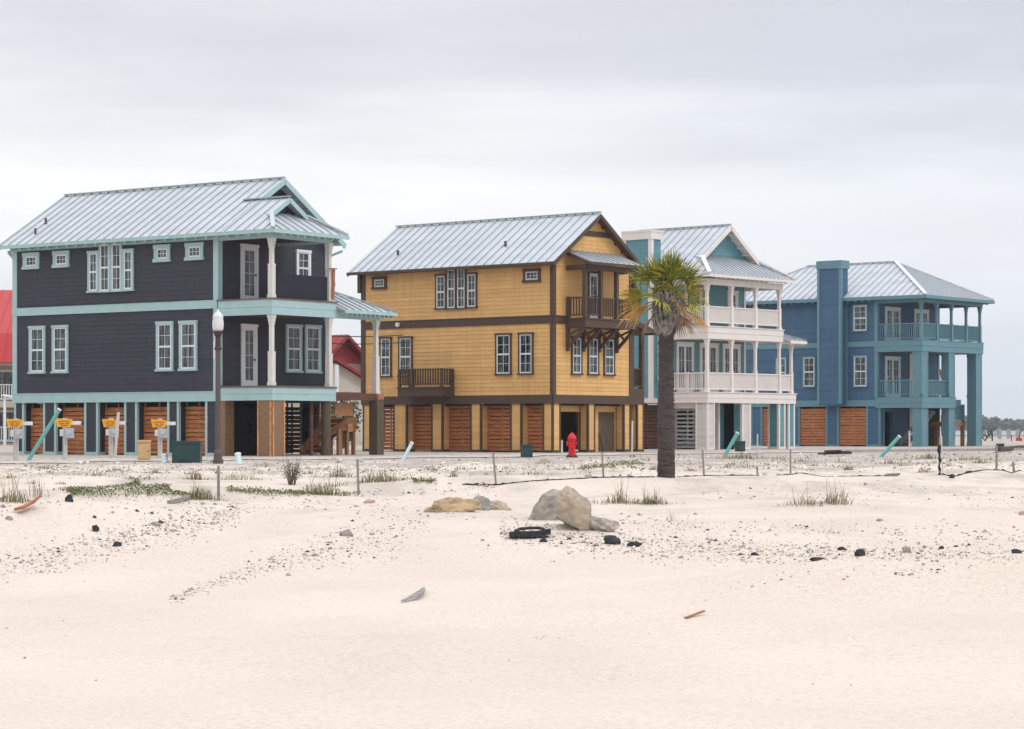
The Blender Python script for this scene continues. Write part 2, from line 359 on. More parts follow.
# ------------------------------------------------------------------ house building blocks
# every house is built in its own metres: x along its short front, y along its long side, z up; (0,0) is the corner nearest the camera
def fbox(mb, face, pos, a0, a1, n0, n1, z0, z1, mi=0):
    if face == 'L': mb.box(pos-n1, pos-n0, a0, a1, z0, z1, mi)
    elif face == 'S': mb.box(a0, a1, pos-n1, pos-n0, z0, z1, mi)
    elif face == 'R': mb.box(pos+n0, pos+n1, a0, a1, z0, z1, mi)
    else: mb.box(a0, a1, pos+n0, pos+n1, z0, z1, mi)
def fpt(face, pos, a, n, z):
    return {'L': (pos-n, a, z), 'S': (a, pos-n, z), 'R': (pos+n, a, z), 'B': (a, pos+n, z)}[face]
def siding(mb, face, pos, a0, a1, z0, z1, step=.175, lim=None):
    """lapped boards; lim(z) -> (lo, hi) clips a gable"""
    z = z0
    while z < z1-.01:
        zt = min(z+step, z1)
        b0, b1, c0, c1 = a0, a1, a0, a1
        if lim:
            b0, b1 = lim(z); c0, c1 = lim(zt)
            if c1-c0 < .02: c0 = c1 = (c0+c1)/2
            if b1-b0 < .05: break
        vs = [fpt(face, pos, *q) for q in ((b0, 0, z), (b1, 0, z), (b1, .018, z), (b0, .018, z), (c0, 0, zt), (c1, 0, zt), (c1, .004, zt), (c0, .004, zt))]
        mb.add(vs, [(0,3,2,1),(4,5,6,7),(0,1,5,4),(1,2,6,5),(2,3,7,6),(3,0,4,7)])
        z = zt
def sash(fr, gl, face, pos, a0, a1, z0, z1, cols=2, rows=2, double=True, w=.05):
    fbox(gl, face, pos, a0+w*.5, a1-w*.5, .03, .036, z0+w*.5, z1-w*.5)
    for q in ((a0, a0+w, z0, z1), (a1-w, a1, z0, z1)): fbox(fr, face, pos, q[0], q[1], .026, .062, q[2], q[3])
    for q in ((z0, z0+w*1.2), (z1-w, z1)): fbox(fr, face, pos, a0+w, a1-w, .026, .060, q[0], q[1])
    zm = (z0+z1)/2
    segs = [(z0+w*1.2, z1-w)]
    if double:
        fbox(fr, face, pos, a0+w, a1-w, .026, .058, zm-.035, zm+.035); segs = [(z0+w*1.2, zm-.035), (zm+.035, z1-w)]
    for s0, s1 in segs:
        for k in range(1, cols):
            a = a0+w+(a1-a0-2*w)*k/cols; fbox(fr, face, pos, a-.008, a+.008, .036, .046, s0, s1)
        for k in range(1, rows):
            z = s0+(s1-s0)*k/rows; fbox(fr, face, pos, a0+w, a1-w, .036, .044, z-.008, z+.008)
def window(par, face, pos, a0, a1, z0, z1, trim, cols=2, rows=2, double=True, cw=.10, name='window', sashm=None, panes=1):
    if a0 > a1: a0, a1 = a1, a0
    c = MB(); fr = MB(); gl = MB()
    fbox(c, face, pos, a0, a0+cw, 0, .075, z0+cw*.8, z1-cw); fbox(c, face, pos, a1-cw, a1, 0, .075, z0+cw*.8, z1-cw)
    fbox(c, face, pos, a0-.02, a1+.02, 0, .095, z1-cw, z1); fbox(c, face, pos, a0-.03, a1+.03, 0, .115, z0, z0+cw*.8)
    n = panes; wi = (a1-a0-2*cw)/n
    for k in range(n): sash(fr, gl, face, pos, a0+cw+k*wi, a0+cw+(k+1)*wi, z0+cw*.8, z1-cw, cols, rows, double)
    o = c.build(name, trim, par); fr.build('sash', sashm or M['white'], o); gl.build('glass', M['glass'], o)
    return o
def door(par, face, pos, a0, a1, z0, z1, trim, leaf, cols=2, rows=4, leaves=1, cw=.10):
    c = MB(); fr = MB(); gl = MB(); h = MB()
    fbox(c, face, pos, a0, a0+cw, 0, .08, z0, z1-cw); fbox(c, face, pos, a1-cw, a1, 0, .08, z0, z1-cw); fbox(c, face, pos, a0-.02, a1+.02, 0, .10, z1-cw, z1)
    wi = (a1-a0-2*cw)/leaves
    for k in range(leaves):
        l0 = a0+cw+k*wi; l1 = l0+wi; st = .11 if wi > .6 else .07
        fbox(fr, face, pos, l0, l0+st, .026, .06, z0, z1-cw); fbox(fr, face, pos, l1-st, l1, .026, .06, z0, z1-cw)
        fbox(fr, face, pos, l0+st, l1-st, .026, .058, z0, z0+.24); fbox(fr, face, pos, l0+st, l1-st, .026, .058, z1-cw-.14, z1-cw)
        fbox(gl, face, pos, l0+st*.5, l1-st*.5, .03, .036, z0+.2, z1-cw-.1)
        for j in range(1, cols):
            a = l0+st+(l1-l0-2*st)*j/cols; fbox(fr, face, pos, a-.008, a+.008, .036, .046, z0+.24, z1-cw-.14)
        for j in range(1, rows):
            z = z0+.24+(z1-cw-.14-z0-.24)*j/rows; fbox(fr, face, pos, l0+st, l1-st, .036, .044, z-.008, z+.008)
    fbox(h, face, pos, a1-cw-.09, a1-cw-.05, .06, .11, z0+.98, z0+1.06)
    o = c.build('door', trim, par); fr.build('door_leaf', leaf, o); gl.build('glass', M['glass'], o); h.build('handle', M['rust'], o)
    return o
def roof_plane(mb, pts, spacing=.48, th=.07, rib=.04):
    """standing-seam plane: convex polygon; slab downwards plus raised seams (material slot 1) down the slope"""
    P = [Vector(p) for p in pts]; n = (P[1]-P[0]).cross(P[2]-P[0]).normalized()
    if n.z < 0: n = -n
    mb.slab(P, -n*th)
    down = Vector((n.x, n.y, 0)); down = (down-n*down.dot(n)).normalized(); side = n.cross(down).normalized()
    ss = [p.dot(side) for p in P]; k = math.ceil((min(ss)+.04)/spacing)
    while k*spacing < max(ss)-.04:
        s = k*spacing; hit = []
        for i in range(len(P)):
            a, b = P[i], P[(i+1) % len(P)]; sa, sb = a.dot(side)-s, b.dot(side)-s
            if sa*sb < 0: hit.append(a+(b-a)*(sa/(sa-sb)))
        if len(hit) == 2 and (hit[0]-hit[1]).length > .08:
            mb.beam(hit[0]+n*rib*.5, hit[1]+n*rib*.5, .03, rib, 1, up=n)
        k += 1
def capline(mb, pts, wd=.16, ht=.05, mi=1):
    for a, b in zip(pts, pts[1:]): mb.beam(Vector(a)+Vector((0, 0, .05)), Vector(b)+Vector((0, 0, .05)), wd, ht, mi)
def railing(mb, p, q, z0, z1, gap=.13, bw=.035, rw=.09):
    p = Vector((*p, 0)); q = Vector((*q, 0)); d = q-p; n = max(1, int(d.length/gap)); z = Vector((0, 0, 1))
    mb.beam(p+z*(z1-.03), q+z*(z1-.03), rw, .06); mb.beam(p+z*(z0+.03), q+z*(z0+.03), rw*.7, .06)
    for i in range(1, n):
        c = p+d*i/n; mb.box(c.x-bw/2, c.x+bw/2, c.y-bw/2, c.y+bw/2, z0+.06, z1-.06)
def post(par, x, y, z0, z1, m, w=.19, low=1.15, wl=.25, bracket=True, m2=None):
    mb = MB(); zl = z0+low
    mb.box(x-wl/2, x+wl/2, y-wl/2, y+wl/2, z0, zl); mb.box(x-wl/2-.02, x+wl/2+.02, y-wl/2-.02, y+wl/2+.02, z0+.001, z0+.12)
    mb.box(x-w/2, x+w/2, y-w/2, y+w/2, zl, z1)
    mb.box(x-wl/2-.01, x+wl/2+.01, y-wl/2-.01, y+wl/2+.01, zl, zl+.05)
    if bracket:
        for k, (e, zz) in enumerate(((.015, z1-.36), (.03, z1-.24), (.05, z1-.12))):
            mb.box(x-w/2-e, x+w/2+e, y-w/2-e, y+w/2+e, zz, zz+(.14, .15, .13)[k])
    return mb.build('porch_post', m, par)
def louver(par, face, pos, a0, a1, z0, z1, m, step=.165, sw=.138, back=None, name='slatted_panel'):
    mb = MB(); z = z0+.02
    if a0 > a1: a0, a1 = a1, a0
    rr = random.Random(int(a0*100+z1*10))
    while z+sw < z1:
        j = rr.uniform(-.008, .008)
        fbox(mb, face, pos, a0, a1, rr.uniform(0, .006), .03+rr.uniform(0, .012), z+j, z+sw+j); z += step
    fbox(mb, face, pos, a0, a0+.05, -.05, -.003, z0, z1); fbox(mb, face, pos, a1-.05, a1, -.05, -.003, z0, z1)
    fbox(mb, face, pos, (a0+a1)/2-.03, (a0+a1)/2+.03, -.05, -.003, z0, z1)
    if back: fbox(mb, face, pos, a0, a1, -.09, -.055, z0, z1, 1)  # near-black sheet stands in for the dim interior behind the slats
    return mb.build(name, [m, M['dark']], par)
def pier(par, x0, x1, y0, y1, z0, z1, panel, trim, tw=.11):
    p = MB(); t = MB(); p.box(x0+.03, x1-.03, y0+.03, y1-.03, z0, z1)
    for face, pos, a0, a1 in (('L', x0+.03, y0, y1), ('S', y0+.03, x0, x1), ('R', x1-.03, y0, y1), ('B', y1-.03, x0, x1)):
        siding(p, face, pos, a0+tw*.6, a1-tw*.6, z0+.1, z1-.02)
    for xa, xb in ((x0, x0+tw), (x1-tw, x1)):
        for ya, yb in ((y0, y0+tw), (y1-tw, y1)): t.box(xa, xb, ya, yb, z0, z1)
    t.box(x0-.004, x1+.004, y0-.004, y1+.004, z0, z0+.11)
    o = p.build('pier', panel, par); t.build('pier_trim', trim, o); return o
def tails(mb, p, q, n, d, w=.07, h=.13, ln=.42):    # rafter tails hanging under an eave from p to q, reaching back along d
    p = Vector(p); q = Vector(q); d = Vector(d).normalized()
    for i in range(n):
        c = p+(q-p)*(i+.5)/n; mb.beam(c, c+d*ln, w, h)
def body(par, x0, x1, y0, y1, z0, z1, m, belts=(), faces='LSRB'):
    w = MB(); w.box(x0+.002, x1-.002, y0+.002, y1-.002, z0, z1)
    for f, pos, a0, a1 in (('L', x0, y0, y1), ('S', y0, x0, x1), ('R', x1, y0, y1), ('B', y1, x0, x1)):
        if f in faces: siding(w, f, pos, a0, a1, z0, z1)
    return w.build('wall', m, par)
def gable(mb, face, pos, c, half, z0, slope, zr):
    siding(mb, face, pos, 0, 0, z0, zr, lim=lambda z: (c-(zr-z)/slope, c+(zr-z)/slope))
    h = (zr-z0)/slope
    mb.slab([fpt(face, pos, c-h, -.001, z0), fpt(face, pos, c+h, -.001, z0), fpt(face, pos, c, -.001, zr)], Vector(fpt(face, 0, 0, -.12, 0)))
def stairs(mb, x0, x1, ya, za, yb, zb, n, mi=0):
    for i in range(n):
        t = (i+.5)/n; y = ya+(yb-ya)*t; z = za+(zb-za)*t; mb.box(x0, x1, y-.14, y+.14, z-.025, z+.025, mi)
    for x in (x0-.03, x1+.03): mb.beam((x, ya, za-.05), (x, yb, zb-.05), .05, .26, mi)

CORNERS = {'navy': (272, 87.7, 1.40), 'ochre': (552.8, 101.0, 1.25), 'teal': (707.5, 116.0, 1.15), 'blue': (922.0, 135.6, 1.24)}
def house_root(key, name):
    px, Z, tn = CORNERS[key]
    return empty(name, ((px-512)/F*Z, Z, 0), math.atan(tn))

# ================================================================== navy house
def navy_house():
    r = house_root('navy', 'beach_house')
    tag(r, 'dark navy house on piers with aqua trim and open corner porches, leftmost of the four', 'house', 'raised beach houses in a row')
    W = 6.35; Ln = 13.6; PY = 2.66; A = M['aqua']; K = M['navy']
    body(r, 0, W, PY, Ln, 2.2, 8.42, K)
    # gables
    c = W/2; sl = .626; ze = 8.28; x0 = -.45; x1 = W+.45; zr = ze+sl*(c-x0)
    g = MB(); gable(g, 'S', PY, c, 0, 8.42, sl, zr-.10); gable(g, 'B', Ln, c, 0, 8.42, sl, zr-.10); g.build('gable', K, r)
    # belts, corner boards
    t = MB()
    t.box(-.05, -.004, PY, Ln+.05, 2.03, 2.38); t.box(-.065, -.004, PY, Ln+.05, 5.49, 5.77); t.box(-.075, -.004, PY, Ln+.05, 5.77, 5.80); t.box(-.07, -.004, PY, Ln+.05, 2.38, 2.41)
    t.box(-.045, W+.045, Ln+.024, Ln+.06, 2.03, 2.38); t.box(W+.004, W+.05, PY, Ln, 2.03, 2.38)
    for y0, y1 in ((PY-.045, PY+.2), (Ln-.2, Ln+.045)):
        for za, zb in ((2.41, 5.49), (5.80, 8.22)): t.box(-.045, .0, y0, y1, za, zb)
    t.box(0, .2, PY-.045, PY-.003, 2.62, 5.1); t.box(0, .2, PY-.045, PY-.003, 5.8, 8.1)
    t.box(W-.2, W+.045, PY-.045, PY-.003, 2.62, 8.2)
    t.box(-.045, -.003, PY+.2, Ln-.2, 8.05, 8.22)
    t.build('trim', A, r)
    # roof
    rf = MB(); yb = Ln+.42; ym = 2.15
    roof_plane(rf, [(x0, yb, ze), (x0, ym, ze), (c, ym, zr), (c, yb, zr)]); roof_plane(rf, [(x1, ym, ze), (x1, yb, ze), (c, yb, zr), (c, ym, zr)])
    px1 = 3.85; pc = (x0+px1)/2; pr = ze+sl*(pc-x0); ug = .62; d = 1.12; hs = ze+sl*d
    roof_plane(rf, [(x0, ym, ze), (x0, -.45, ze), (x0+d, ug, hs), (pc, ug, pr), (pc, ym, pr)])
    roof_plane(rf, [(px1, -.45, ze), (px1, PY, ze), (pc, PY, pr), (pc, ug, pr), (px1-d, ug, hs)])
    roof_plane(rf, [(x0, -.45, ze), (px1, -.45, ze), (px1-d-.05, ug+.32, hs+.06), (x0+d+.05, ug+.32, hs+.06)])
    capline(rf, [(c, ym, zr), (c, yb, zr)]); capline(rf, [(pc, ug, pr), (pc, ym+.7, pr)])
    ro = rf.build('roof', [M['metalroof'], M['seam']], r)
    hb = MB(); hb.beam((x0, -.45, ze+.05), (x0+d, ug, hs+.05), .16, .07); hb.beam((px1, -.45, ze+.05), (px1-d, ug, hs+.05), .14, .06); hb.build('hip_cap', M['metalroof'], ro)
    f = MB(); f.beam((x0-.02, yb, ze-.08), (x0-.02, -.45, ze-.08), .05, .12); f.beam((x0, -.47, ze-.08), (px1, -.47, ze-.08), .05, .12)
    for y in (ym-.02, yb+.02):
        f.beam((x0, y, ze-.10), (c, y, zr-.10), .05, .20); f.beam((x1, y, ze-.10), (c, y, zr-.10), .05, .20)
    f.beam((x0+d, ug-.02, hs-.09), (pc, ug-.02, pr-.09), .05, .17); f.beam((px1-d, ug-.02, hs-.09), (pc, ug-.02, pr-.09), .05, .17)
    tails(f, (x0+.02, Ln, ze-.16), (x0+.02, 0, ze-.16), 26, (1, 0, .3)); tails(f, (0, -.42, ze-.16), (px1-.3, -.42, ze-.16), 9, (0, 1, .3))
    # soffit lookouts under the big rake and knee brackets
    for k in range(6):
        tt = (k+.5)/6; f.beam((c+(x1-c)*tt, ym, zr-(zr-ze)*tt-.14), (c+(x1-c)*tt, PY, zr-(zr-ze)*tt-.14), .07, .10)
    for xx in (.1, W-.1): f.beam((xx, Ln, 7.7), (xx, Ln+.42, 8.05), .09, .09); f.beam((xx, Ln, 8.08), (xx, Ln+.44, 8.08), .09, .09)
    f.beam((W+.35, 2.2, 8.0), (W+.02, 2.75, 7.75), .09, .09)
    f.build('fascia', A, ro)
    for yy, tt in ((12.9, 1.5), (12.7, .75)):
        v = MB(); v.tube([(x0+tt, yy, ze+sl*tt-.05), (x0+tt, yy, ze+sl*tt+.22)], .05, 8); v.build('vent_pipe', M['lamppole'], ro)
    g2 = MB(); gable(g2, 'S', ug+.38, pc, 0, hs+.05, sl, pr-.10); g2.build('porch_gable', K, r)
    # upper porch
    b = MB(); b.box(-.02, .13, 0, PY, 8.0, 8.2); b.box(.13, px1-.45, -.02, .13, 8.0, 8.2); b.box(px1-.6, px1-.45, .13, PY, 8.0, 8.2); b.build('porch_beam', A, r)
    b = MB(); b.box(.0, 3.4, .13, PY-.03, 8.1, 8.14); b.build('porch_ceiling', K, r)
    fs = MB()
    fs.box(-.04, .0, -.04, PY-.05, 5.19, 5.47); fs.box(-.05, .0, -.05, PY-.05, 5.475, 5.75); fs.box(.0, 3.62, -.04, 0, 5.19, 5.47); fs.box(.0, 3.62, -.05, 0, 5.475, 5.75)
    fs.box(3.62, 6.3, -.035, .12, 5.19, 5.42)
    fs.box(-.04, .0, -.04, PY-.05, 2.05, 2.29); fs.box(-.05, 0, -.05, PY-.05, 2.295, 2.53); fs.box(0, 3.6, -.04, 0, 2.05, 2.29); fs.box(0, 3.6, -.05, 0, 2.295, 2.53)
    fs.build('porch_fascia', A, r)
    dk = MB(); dk.box(-.09, 3.66, -.09, PY, 5.755, 5.80); dk.box(-.09, 3.64, -.09, PY, 2.535, 2.59); dk.box(0, 3.5, 0, PY, 5.25, 5.7); dk.box(0, 3.5, 0, PY, 2.1, 2.5)
    dk.box(3.64, 6.3, .9, PY, 2.3, 2.42)
    dk.build('porch_deck', M['deckwood'], r)
    for x, z0, z1 in ((.12, 5.80, 8.0), (3.38, 5.80, 8.0), (.12, 2.59, 5.19), (3.38, 2.59, 5.19), (6.2, 2.36, 5.19)):
        post(r, x, .12, z0, z1, M['pinkcream'], w=.14, wl=.20, low=1.2 if z0 > 2.4 or x < 6 else 1.4)
    pn = MB(); pn.box(.25, 3.25, .10, .13, 5.84, 6.72); pn.build('sheet_guard', M['black'], r)
    bd = MB(); bd.beam((3.42, -.05, 5.9), (3.5, -.02, 7.05), .12, .04); bd.beam((3.2, -.06, 7.03), (3.62, -.06, 7.05), .05, .05); bd.beam((3.5, -.04, 6.4), (3.42, -.04, 6.9), .1, .04); bd.build('guard_board', M['driftred'], r)
    # side porch roof
    sp = MB(); e2 = 5.5; top = 6.6; rx = 6.8
    roof_plane(sp, [(3.62, -.45, e2), (rx, -.45, e2), (4.2, 2.15, top), (3.62, 2.15, top)], .42)
    roof_plane(sp, [(rx, -.45, e2), (rx, 4.2, e2), (6.4, 4.2, 5.67), (6.4, 2.15, 5.67), (4.2, 2.15, top)], .42)
    capline(sp, [(rx, -.45, e2), (4.2, 2.15, top)], .12, .05)
    so_ = sp.build('side_porch_roof', [M['metalroof'], M['seam']], r)
    sf = MB(); sf.box(3.62, rx, -.48, -.44, e2-.13, e2-.02); sf.box(rx-.02, rx+.02, -.45, 4.2, e2-.13, e2-.02); tails(sf, (3.7, -.42, e2-.16), (6.75, -.42, e2-.16), 11, (0, 1, .2)); sf.build('fascia', A, so_)
    # windows and doors
    for a0, a1 in ((12.69, 11.78), (11.39, 10.50), (5.77, 4.89), (4.58, 3.67)): window(r, 'L', 0, a0, a1, 3.18, 5.07, A)
    for a0, a1 in ((13.03, 12.12), (11.33, 10.45), (5.88, 5.05), (4.25, 3.36)): window(r, 'L', 0, a0, a1, 7.32, 7.98, A, cols=3, rows=2, double=False, cw=.15)
    window(r, 'L', 0, 9.42, 8.83, 6.28, 7.90, A, cw=.09); window(r, 'L', 0, 7.55, 6.96, 6.28, 7.90, A, cw=.09)
    window(r, 'L', 0, 8.81, 8.20, 6.27, 8.20, A, cw=.07); window(r, 'L', 0, 8.18, 7.57, 6.27, 8.20, A, cw=.07)
    door(r, 'S', PY, 1.22, 2.18, 5.80, 7.97, M['white'], M['white']); door(r, 'S', PY, 1.25, 2.12, 2.60, 4.96, M['white'], M['white'])
    window(r, 'S', PY, 4.4, 5.25, 6.55, 7.95, M['white']); window(r, 'S', PY, 3.79, 4.73, 3.17, 5.04, A); window(r, 'S', PY, 4.91, 5.87, 3.17, 5.06, A)
    # ground storey
    sb = MB(); sb.box(.25, W-.2, PY, Ln-.2, 2.05, 2.19); sb.build('floor_slab', M['dark'], r)
    ed = [(13.03, 13.6), (11.22, 11.95), (8.91, 9.67), (6.82, 7.51), (4.64, 5.25), (2.66, 3.31)]
    for y0, y1 in ed: pier(r, 0, .75, y0, y1, 0, 2.03, K, A)
    for (a, b_), (c_, d_) in zip(ed[1:], ed): louver(r, 'L', .40, b_, c_, .03, 2.0, M['louver'], back=True)
    for y0 in (3.0, 6.0, 9.0, 12.0): pier(r, W-.6, W, y0, y0+.6, 0, 2.03, K, A)
    louver(r, 'R', W-.3, 2.8, 13.2, .05, 2.0, M['louver'])
    louver(r, 'S', PY+.3, .8, 2.0, .05, 2.0, M['dark'], back=True); louver(r, 'S', PY+.3, 2.05, 2.9, .05, 2.0, M['dark'], sw=.12)  # slats coloured near black so the bay looks deep in shade
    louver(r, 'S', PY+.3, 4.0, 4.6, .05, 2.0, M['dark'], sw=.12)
    vd = MB(); vd.box(.5, 1.9, PY+.36, PY+.42, 0, 2.03); vd.box(2.6, 5.6, PY+2.4, PY+2.5, 0, 2.03); vd.build('shade_backing', M['dark'], r)  # near-black sheets added to make the open bay read as shade
    ob = MB(); ob.box(0, .72, 0, .72, 0, 2.05); ob.box(.0, .5, PY-.35, PY-.02, 0, 2.05)
    po = ob.build('boarded_pier', M['osb'], r)
    bt = MB()
    for x, y in ((-.02, .06), (.06, -.02), (-.02, .66), (.66, -.02)): bt.box(x-.035 if x > 0 else -.03, x+.035 if x > 0 else -.001, y-.035 if y > 0 else -.03, y+.035 if y > 0 else -.001, .02, 2.03)
    bt.build('batten', M['batten'], po)
    pl = MB(); pl.tube([(3.3, .2, 0), (3.3, .2, 2.3)], .19, 12); pl.build('timber_pile', M['pile'], r)
    pl = MB(); pl.box(6.0, 6.42, -.1, .3, 0, 2.14); pl.build('timber_pile', M['pile'], r)
    pl = MB(); pl.box(6.02, 6.40, -.12, .32, 2.14, 2.36); pl.build('pile_cap', M['driftred'], r)
    bm = MB(); bm.box(3.5, 6.0, .0, .09, 2.1, 2.36); bm.box(2.55, 2.66, .3, .4, 0, 2.1); bm.box(3.5, 6.0, 1.3, 1.38, 2.1, 2.3); bm.build('deck_joist', M['louverdark'], r)
    st = MB(); stairs(st, 3.9, 4.9, 1.9, .15, .6, 1.5, 7); st.box(4.0, 5.1, .35, .42, 1.5, 2.0); st.box(5.0, 6.0, .9, 1.9, .95, 1.45); st.box(4.6, 4.9, .2, .3, .9, 1.2)
    for x, y in ((3.95, .7), (4.4, .5), (4.85, .8), (5.1, 1.0), (5.5, 1.0), (5.9, 1.0), (5.5, 1.8)): st.box(x-.06, x+.06, y-.06, y+.06, 0, 1.0)
    st.beam((3.8, 1.9, .2), (4.9, .4, 1.3), .06, .28)
    st.build('staircase', M['lumber'], r)
    st = MB(); stairs(st, 3.0, 3.7, 3.2, .1, 5.0, 1.9, 9); st.build('staircase', M['louverdark'], r)
navy_house()

# ================================================================== ochre house
def ochre_house():
    r = house_root('ochre', 'beach_house')
    tag(r, 'ochre yellow house on piers with brown trim and brown balconies under a steep gable', 'house', 'raised beach houses in a row')
    W = 5.65; Ln = 10.8; A = M['brown']; K = M['yellow']
    body(r, 0, W, 0, Ln, 2.1, 8.2, K)
    c = W/2; ze = 8.02; x0 = -.5; x1 = W+.5; sl = 2.24/(c+.5); zr = ze+sl*(c-x0)
    g = MB(); gable(g, 'S', 0, c, 0, 8.2, sl, zr-.12); gable(g, 'B', Ln, c, 0, 8.2, sl, zr-.12); g.build('gable', K, r)
    t = MB()
    t.box(-.05, -.004, -.05, Ln+.05, 2.08, 2.44); t.box(-.05, W+.02, -.05, -.004, 2.08, 2.44)
    t.box(-.05, -.004, -.05, Ln+.05, 5.45, 5.76); t.box(-.05, .95, -.05, -.004, 5.45, 5.76); t.box(-.075, -.004, -.075, Ln+.06, 5.76, 5.80); t.box(-.004, .95, -.075, -.004, 5.76, 5.80)
    for za, zb in ((2.44, 5.45), (5.80, 8.0)):
        t.box(-.05, -.004, -.05, .12, za, zb); t.box(-.004, .17, -.05, -.004, za, zb); t.box(-.05, -.004, Ln-.2, Ln+.05, za, zb); t.box(W-.2, W+.05, -.05, -.004, za, zb)
    t.box(-.04, -.004, .2, Ln-.2, 7.90, 8.0)
    hw = (zr-9.52)/sl; t.slab([(c-hw-.2, -.004, 9.27), (c+hw+.2, -.004, 9.27), (c+hw, -.004, 9.5), (c-hw, -.004, 9.5)], (0, -.04, 0))
    t.build('trim', A, r)
    rf = MB(); yf = -.42; yb = Ln+.45
    roof_plane(rf, [(x0, yb, ze), (x0, yf, ze), (c, yf, zr), (c, yb, zr)]); roof_plane(rf, [(x1, yf, ze), (x1, yb, ze), (c, yb, zr), (c, yf, zr)])
    capline(rf, [(c, yf, zr), (c, yb, zr)])
    ro = rf.build('roof', [M['metalroof'], M['seam']], r)
    f = MB()
    for y in (yf-.0, yb+.02):
        f.beam((x0, y, ze-.12), (c, y, zr-.12), .05, .16); f.beam((x1, y, ze-.12), (c, y, zr-.12), .05, .16)
    f.box(x0-.03, x0+.02, yf, yb, ze-.14, ze-.03); f.box(x1-.02, x1+.03, yf, yb, ze-.14, ze-.03)
    f.slab([(x1, yf, ze-.09), (x1, 0, ze-.09), (c, 0, zr-.09), (c, yf, zr-.09)], (0, 0, -.03)); f.slab([(x0, yf, ze-.09), (x0, 0, ze-.09), (c, 0, zr-.09), (c, yf, zr-.09)], (0, 0, -.03))
    for k in range(7):
        tt = (k+.3)/7
        for s_ in (-1, 1): f.beam((c+s_*(c+.5)*tt, yf, zr-(zr-ze)*tt-.17), (c+s_*(c+.5)*tt, 0, zr-(zr-ze)*tt-.17), .07, .10)
    for zz in (7.1, ): f.box(-.12, -.0, Ln+.03, Ln+.2, zz, 8.0)
    f.build('fascia', A, ro)
    v = MB(); v.tube([(.6, 9.2, ze+sl*1.1), (.6, 9.2, ze+sl*1.1+.22)], .06, 8); v.tube([(.8, 3.2, ze+sl*1.3), (.8, 3.2, ze+sl*1.3+.22)], .06, 8); v.build('roof_vent', M['lamppole'], ro)
    # windows, long side
    window(r, 'L', 0, 10.16, 9.32, 7.23, 7.80, A, cols=3, rows=2, double=False, cw=.13); window(r, 'L', 0, 1.55, .63, 7.21, 7.80, A, cols=3, rows=2, double=False, cw=.13)
    window(r, 'L', 0, 6.46, 5.84, 6.22, 7.76, A, cw=.07); window(r, 'L', 0, 4.70, 4.10, 6.22, 7.76, A, cw=.07); window(r, 'L', 0, 5.82, 5.28, 6.21, 8.0, A, cw=.06); window(r, 'L', 0, 5.26, 4.72, 6.21, 8.0, A, cw=.06)
    for a0, a1 in ((9.72, 9.02), (8.61, 7.79), (3.08, 2.20), (1.82, 1.01)): window(r, 'L', 0, a0, a1, 3.30, 5.10, A, cw=.08)
    for a0, a1 in ((1.24, 1.99), (2.40, 3.19), (3.55, 4.35)): window(r, 'S', 0, a0, a1, 3.30, 4.96, A, cw=.09)
    door(r, 'S', 0, 2.42, 3.22, 5.72, 7.76, A, M['white'], cw=.07)
    lg = MB(); lg.tube([(-.06, 8.6, 5.62), (-.16, 8.6, 5.62)], .10, 12); lg.build('wall_light', M['white'], r)
    # small balcony on the long side
    bx = MB(); y0, y1, d = 5.37, 7.9, .9
    bx.box(-d, -.05, y0, y1, 2.42, 2.78); bx.box(-d-.04, -.05, y0-.04, y1+.04, 2.78, 2.83)
    for x, y in ((-d+.06, y0+.06), (-d+.06, y1-.06), (-d+.06, 7.1), (-.12, y0+.06), (-.12, y1-.06)): bx.box(x-.06, x+.06, y-.06, y+.06, 2.83, 3.62)
    railing(bx, (-d+.06, y0+.12), (-d+.06, y1-.12), 2.92, 3.62, .14, .055); railing(bx, (-d+.12, y0+.06), (-.15, y0+.06), 2.92, 3.62, .14, .055); railing(bx, (-d+.12, y1-.06), (-.15, y1-.06), 2.92, 3.62, .14, .055)
    bx.build('balcony', A, r)
    # front balcony with braces and its own roof
    x0b, x1b, d = .84, 4.52, 1.1
    b = MB(); b.box(x0b, x1b, -d, -.05, 5.30, 5.64); b.box(x0b-.05, x1b+.05, -d-.05, -.05, 5.64, 5.69)
    for x in (x0b+.08, 2.02, 3.16, x1b-.08): b.box(x-.08, x+.08, -d+.02, -d+.18, 5.69, 7.72)
    b.box(x0b+.02, x0b+.14, -.2, -.06, 5.69, 6.6)
    railing(b, (x0b+.08, -d+.1), (x1b-.08, -d+.1), 5.79, 6.58, .13, .045); railing(b, (x0b+.08, -d+.1), (x0b+.08, -.1), 5.79, 6.58, .13, .045); railing(b, (x1b-.08, -d+.1), (x1b-.08, -.1), 5.79, 6.58, .13, .045)
    b.box(x0b-.04, x1b+.06, -d+.0, -d+.2, 7.72, 7.95); b.box(x0b+.0, x0b+.16, -d, -.05, 7.72, 7.93); b.box(x1b-.1, x1b+.06, -d, -.05, 7.72, 7.93)
    bo = b.build('balcony', A, r)
    br = MB()
    for x in (x0b+.08, 2.02, 3.16, x1b-.08):
        br.beam((x, -.1, 4.45), (x, -1.0, 5.28), .12, .12); br.box(x-.06, x+.06, -.16, -.05, 4.3, 5.3)
        br.beam((x, -.9, 5.28), (x, -.15, 5.0), .08, .08)
    for xa, xb in ((x0b+.1, 2.0), (2.04, 3.14), (3.18, x1b-.1)):
        m_ = (xa+xb)/2; br.beam((xa, -.5, 4.86), (m_, -.5, 5.28), .07, .08); br.beam((xb, -.5, 4.86), (m_, -.5, 5.28), .07, .08)
    br.build('brace', A, bo)
    br = MB(); roof_plane(br, [(x0b-.08, -1.42, 8.05), (x1b+.12, -1.42, 8.05), (x1b+.12, .0, 8.60), (x0b-.08, .0, 8.60)], .4)
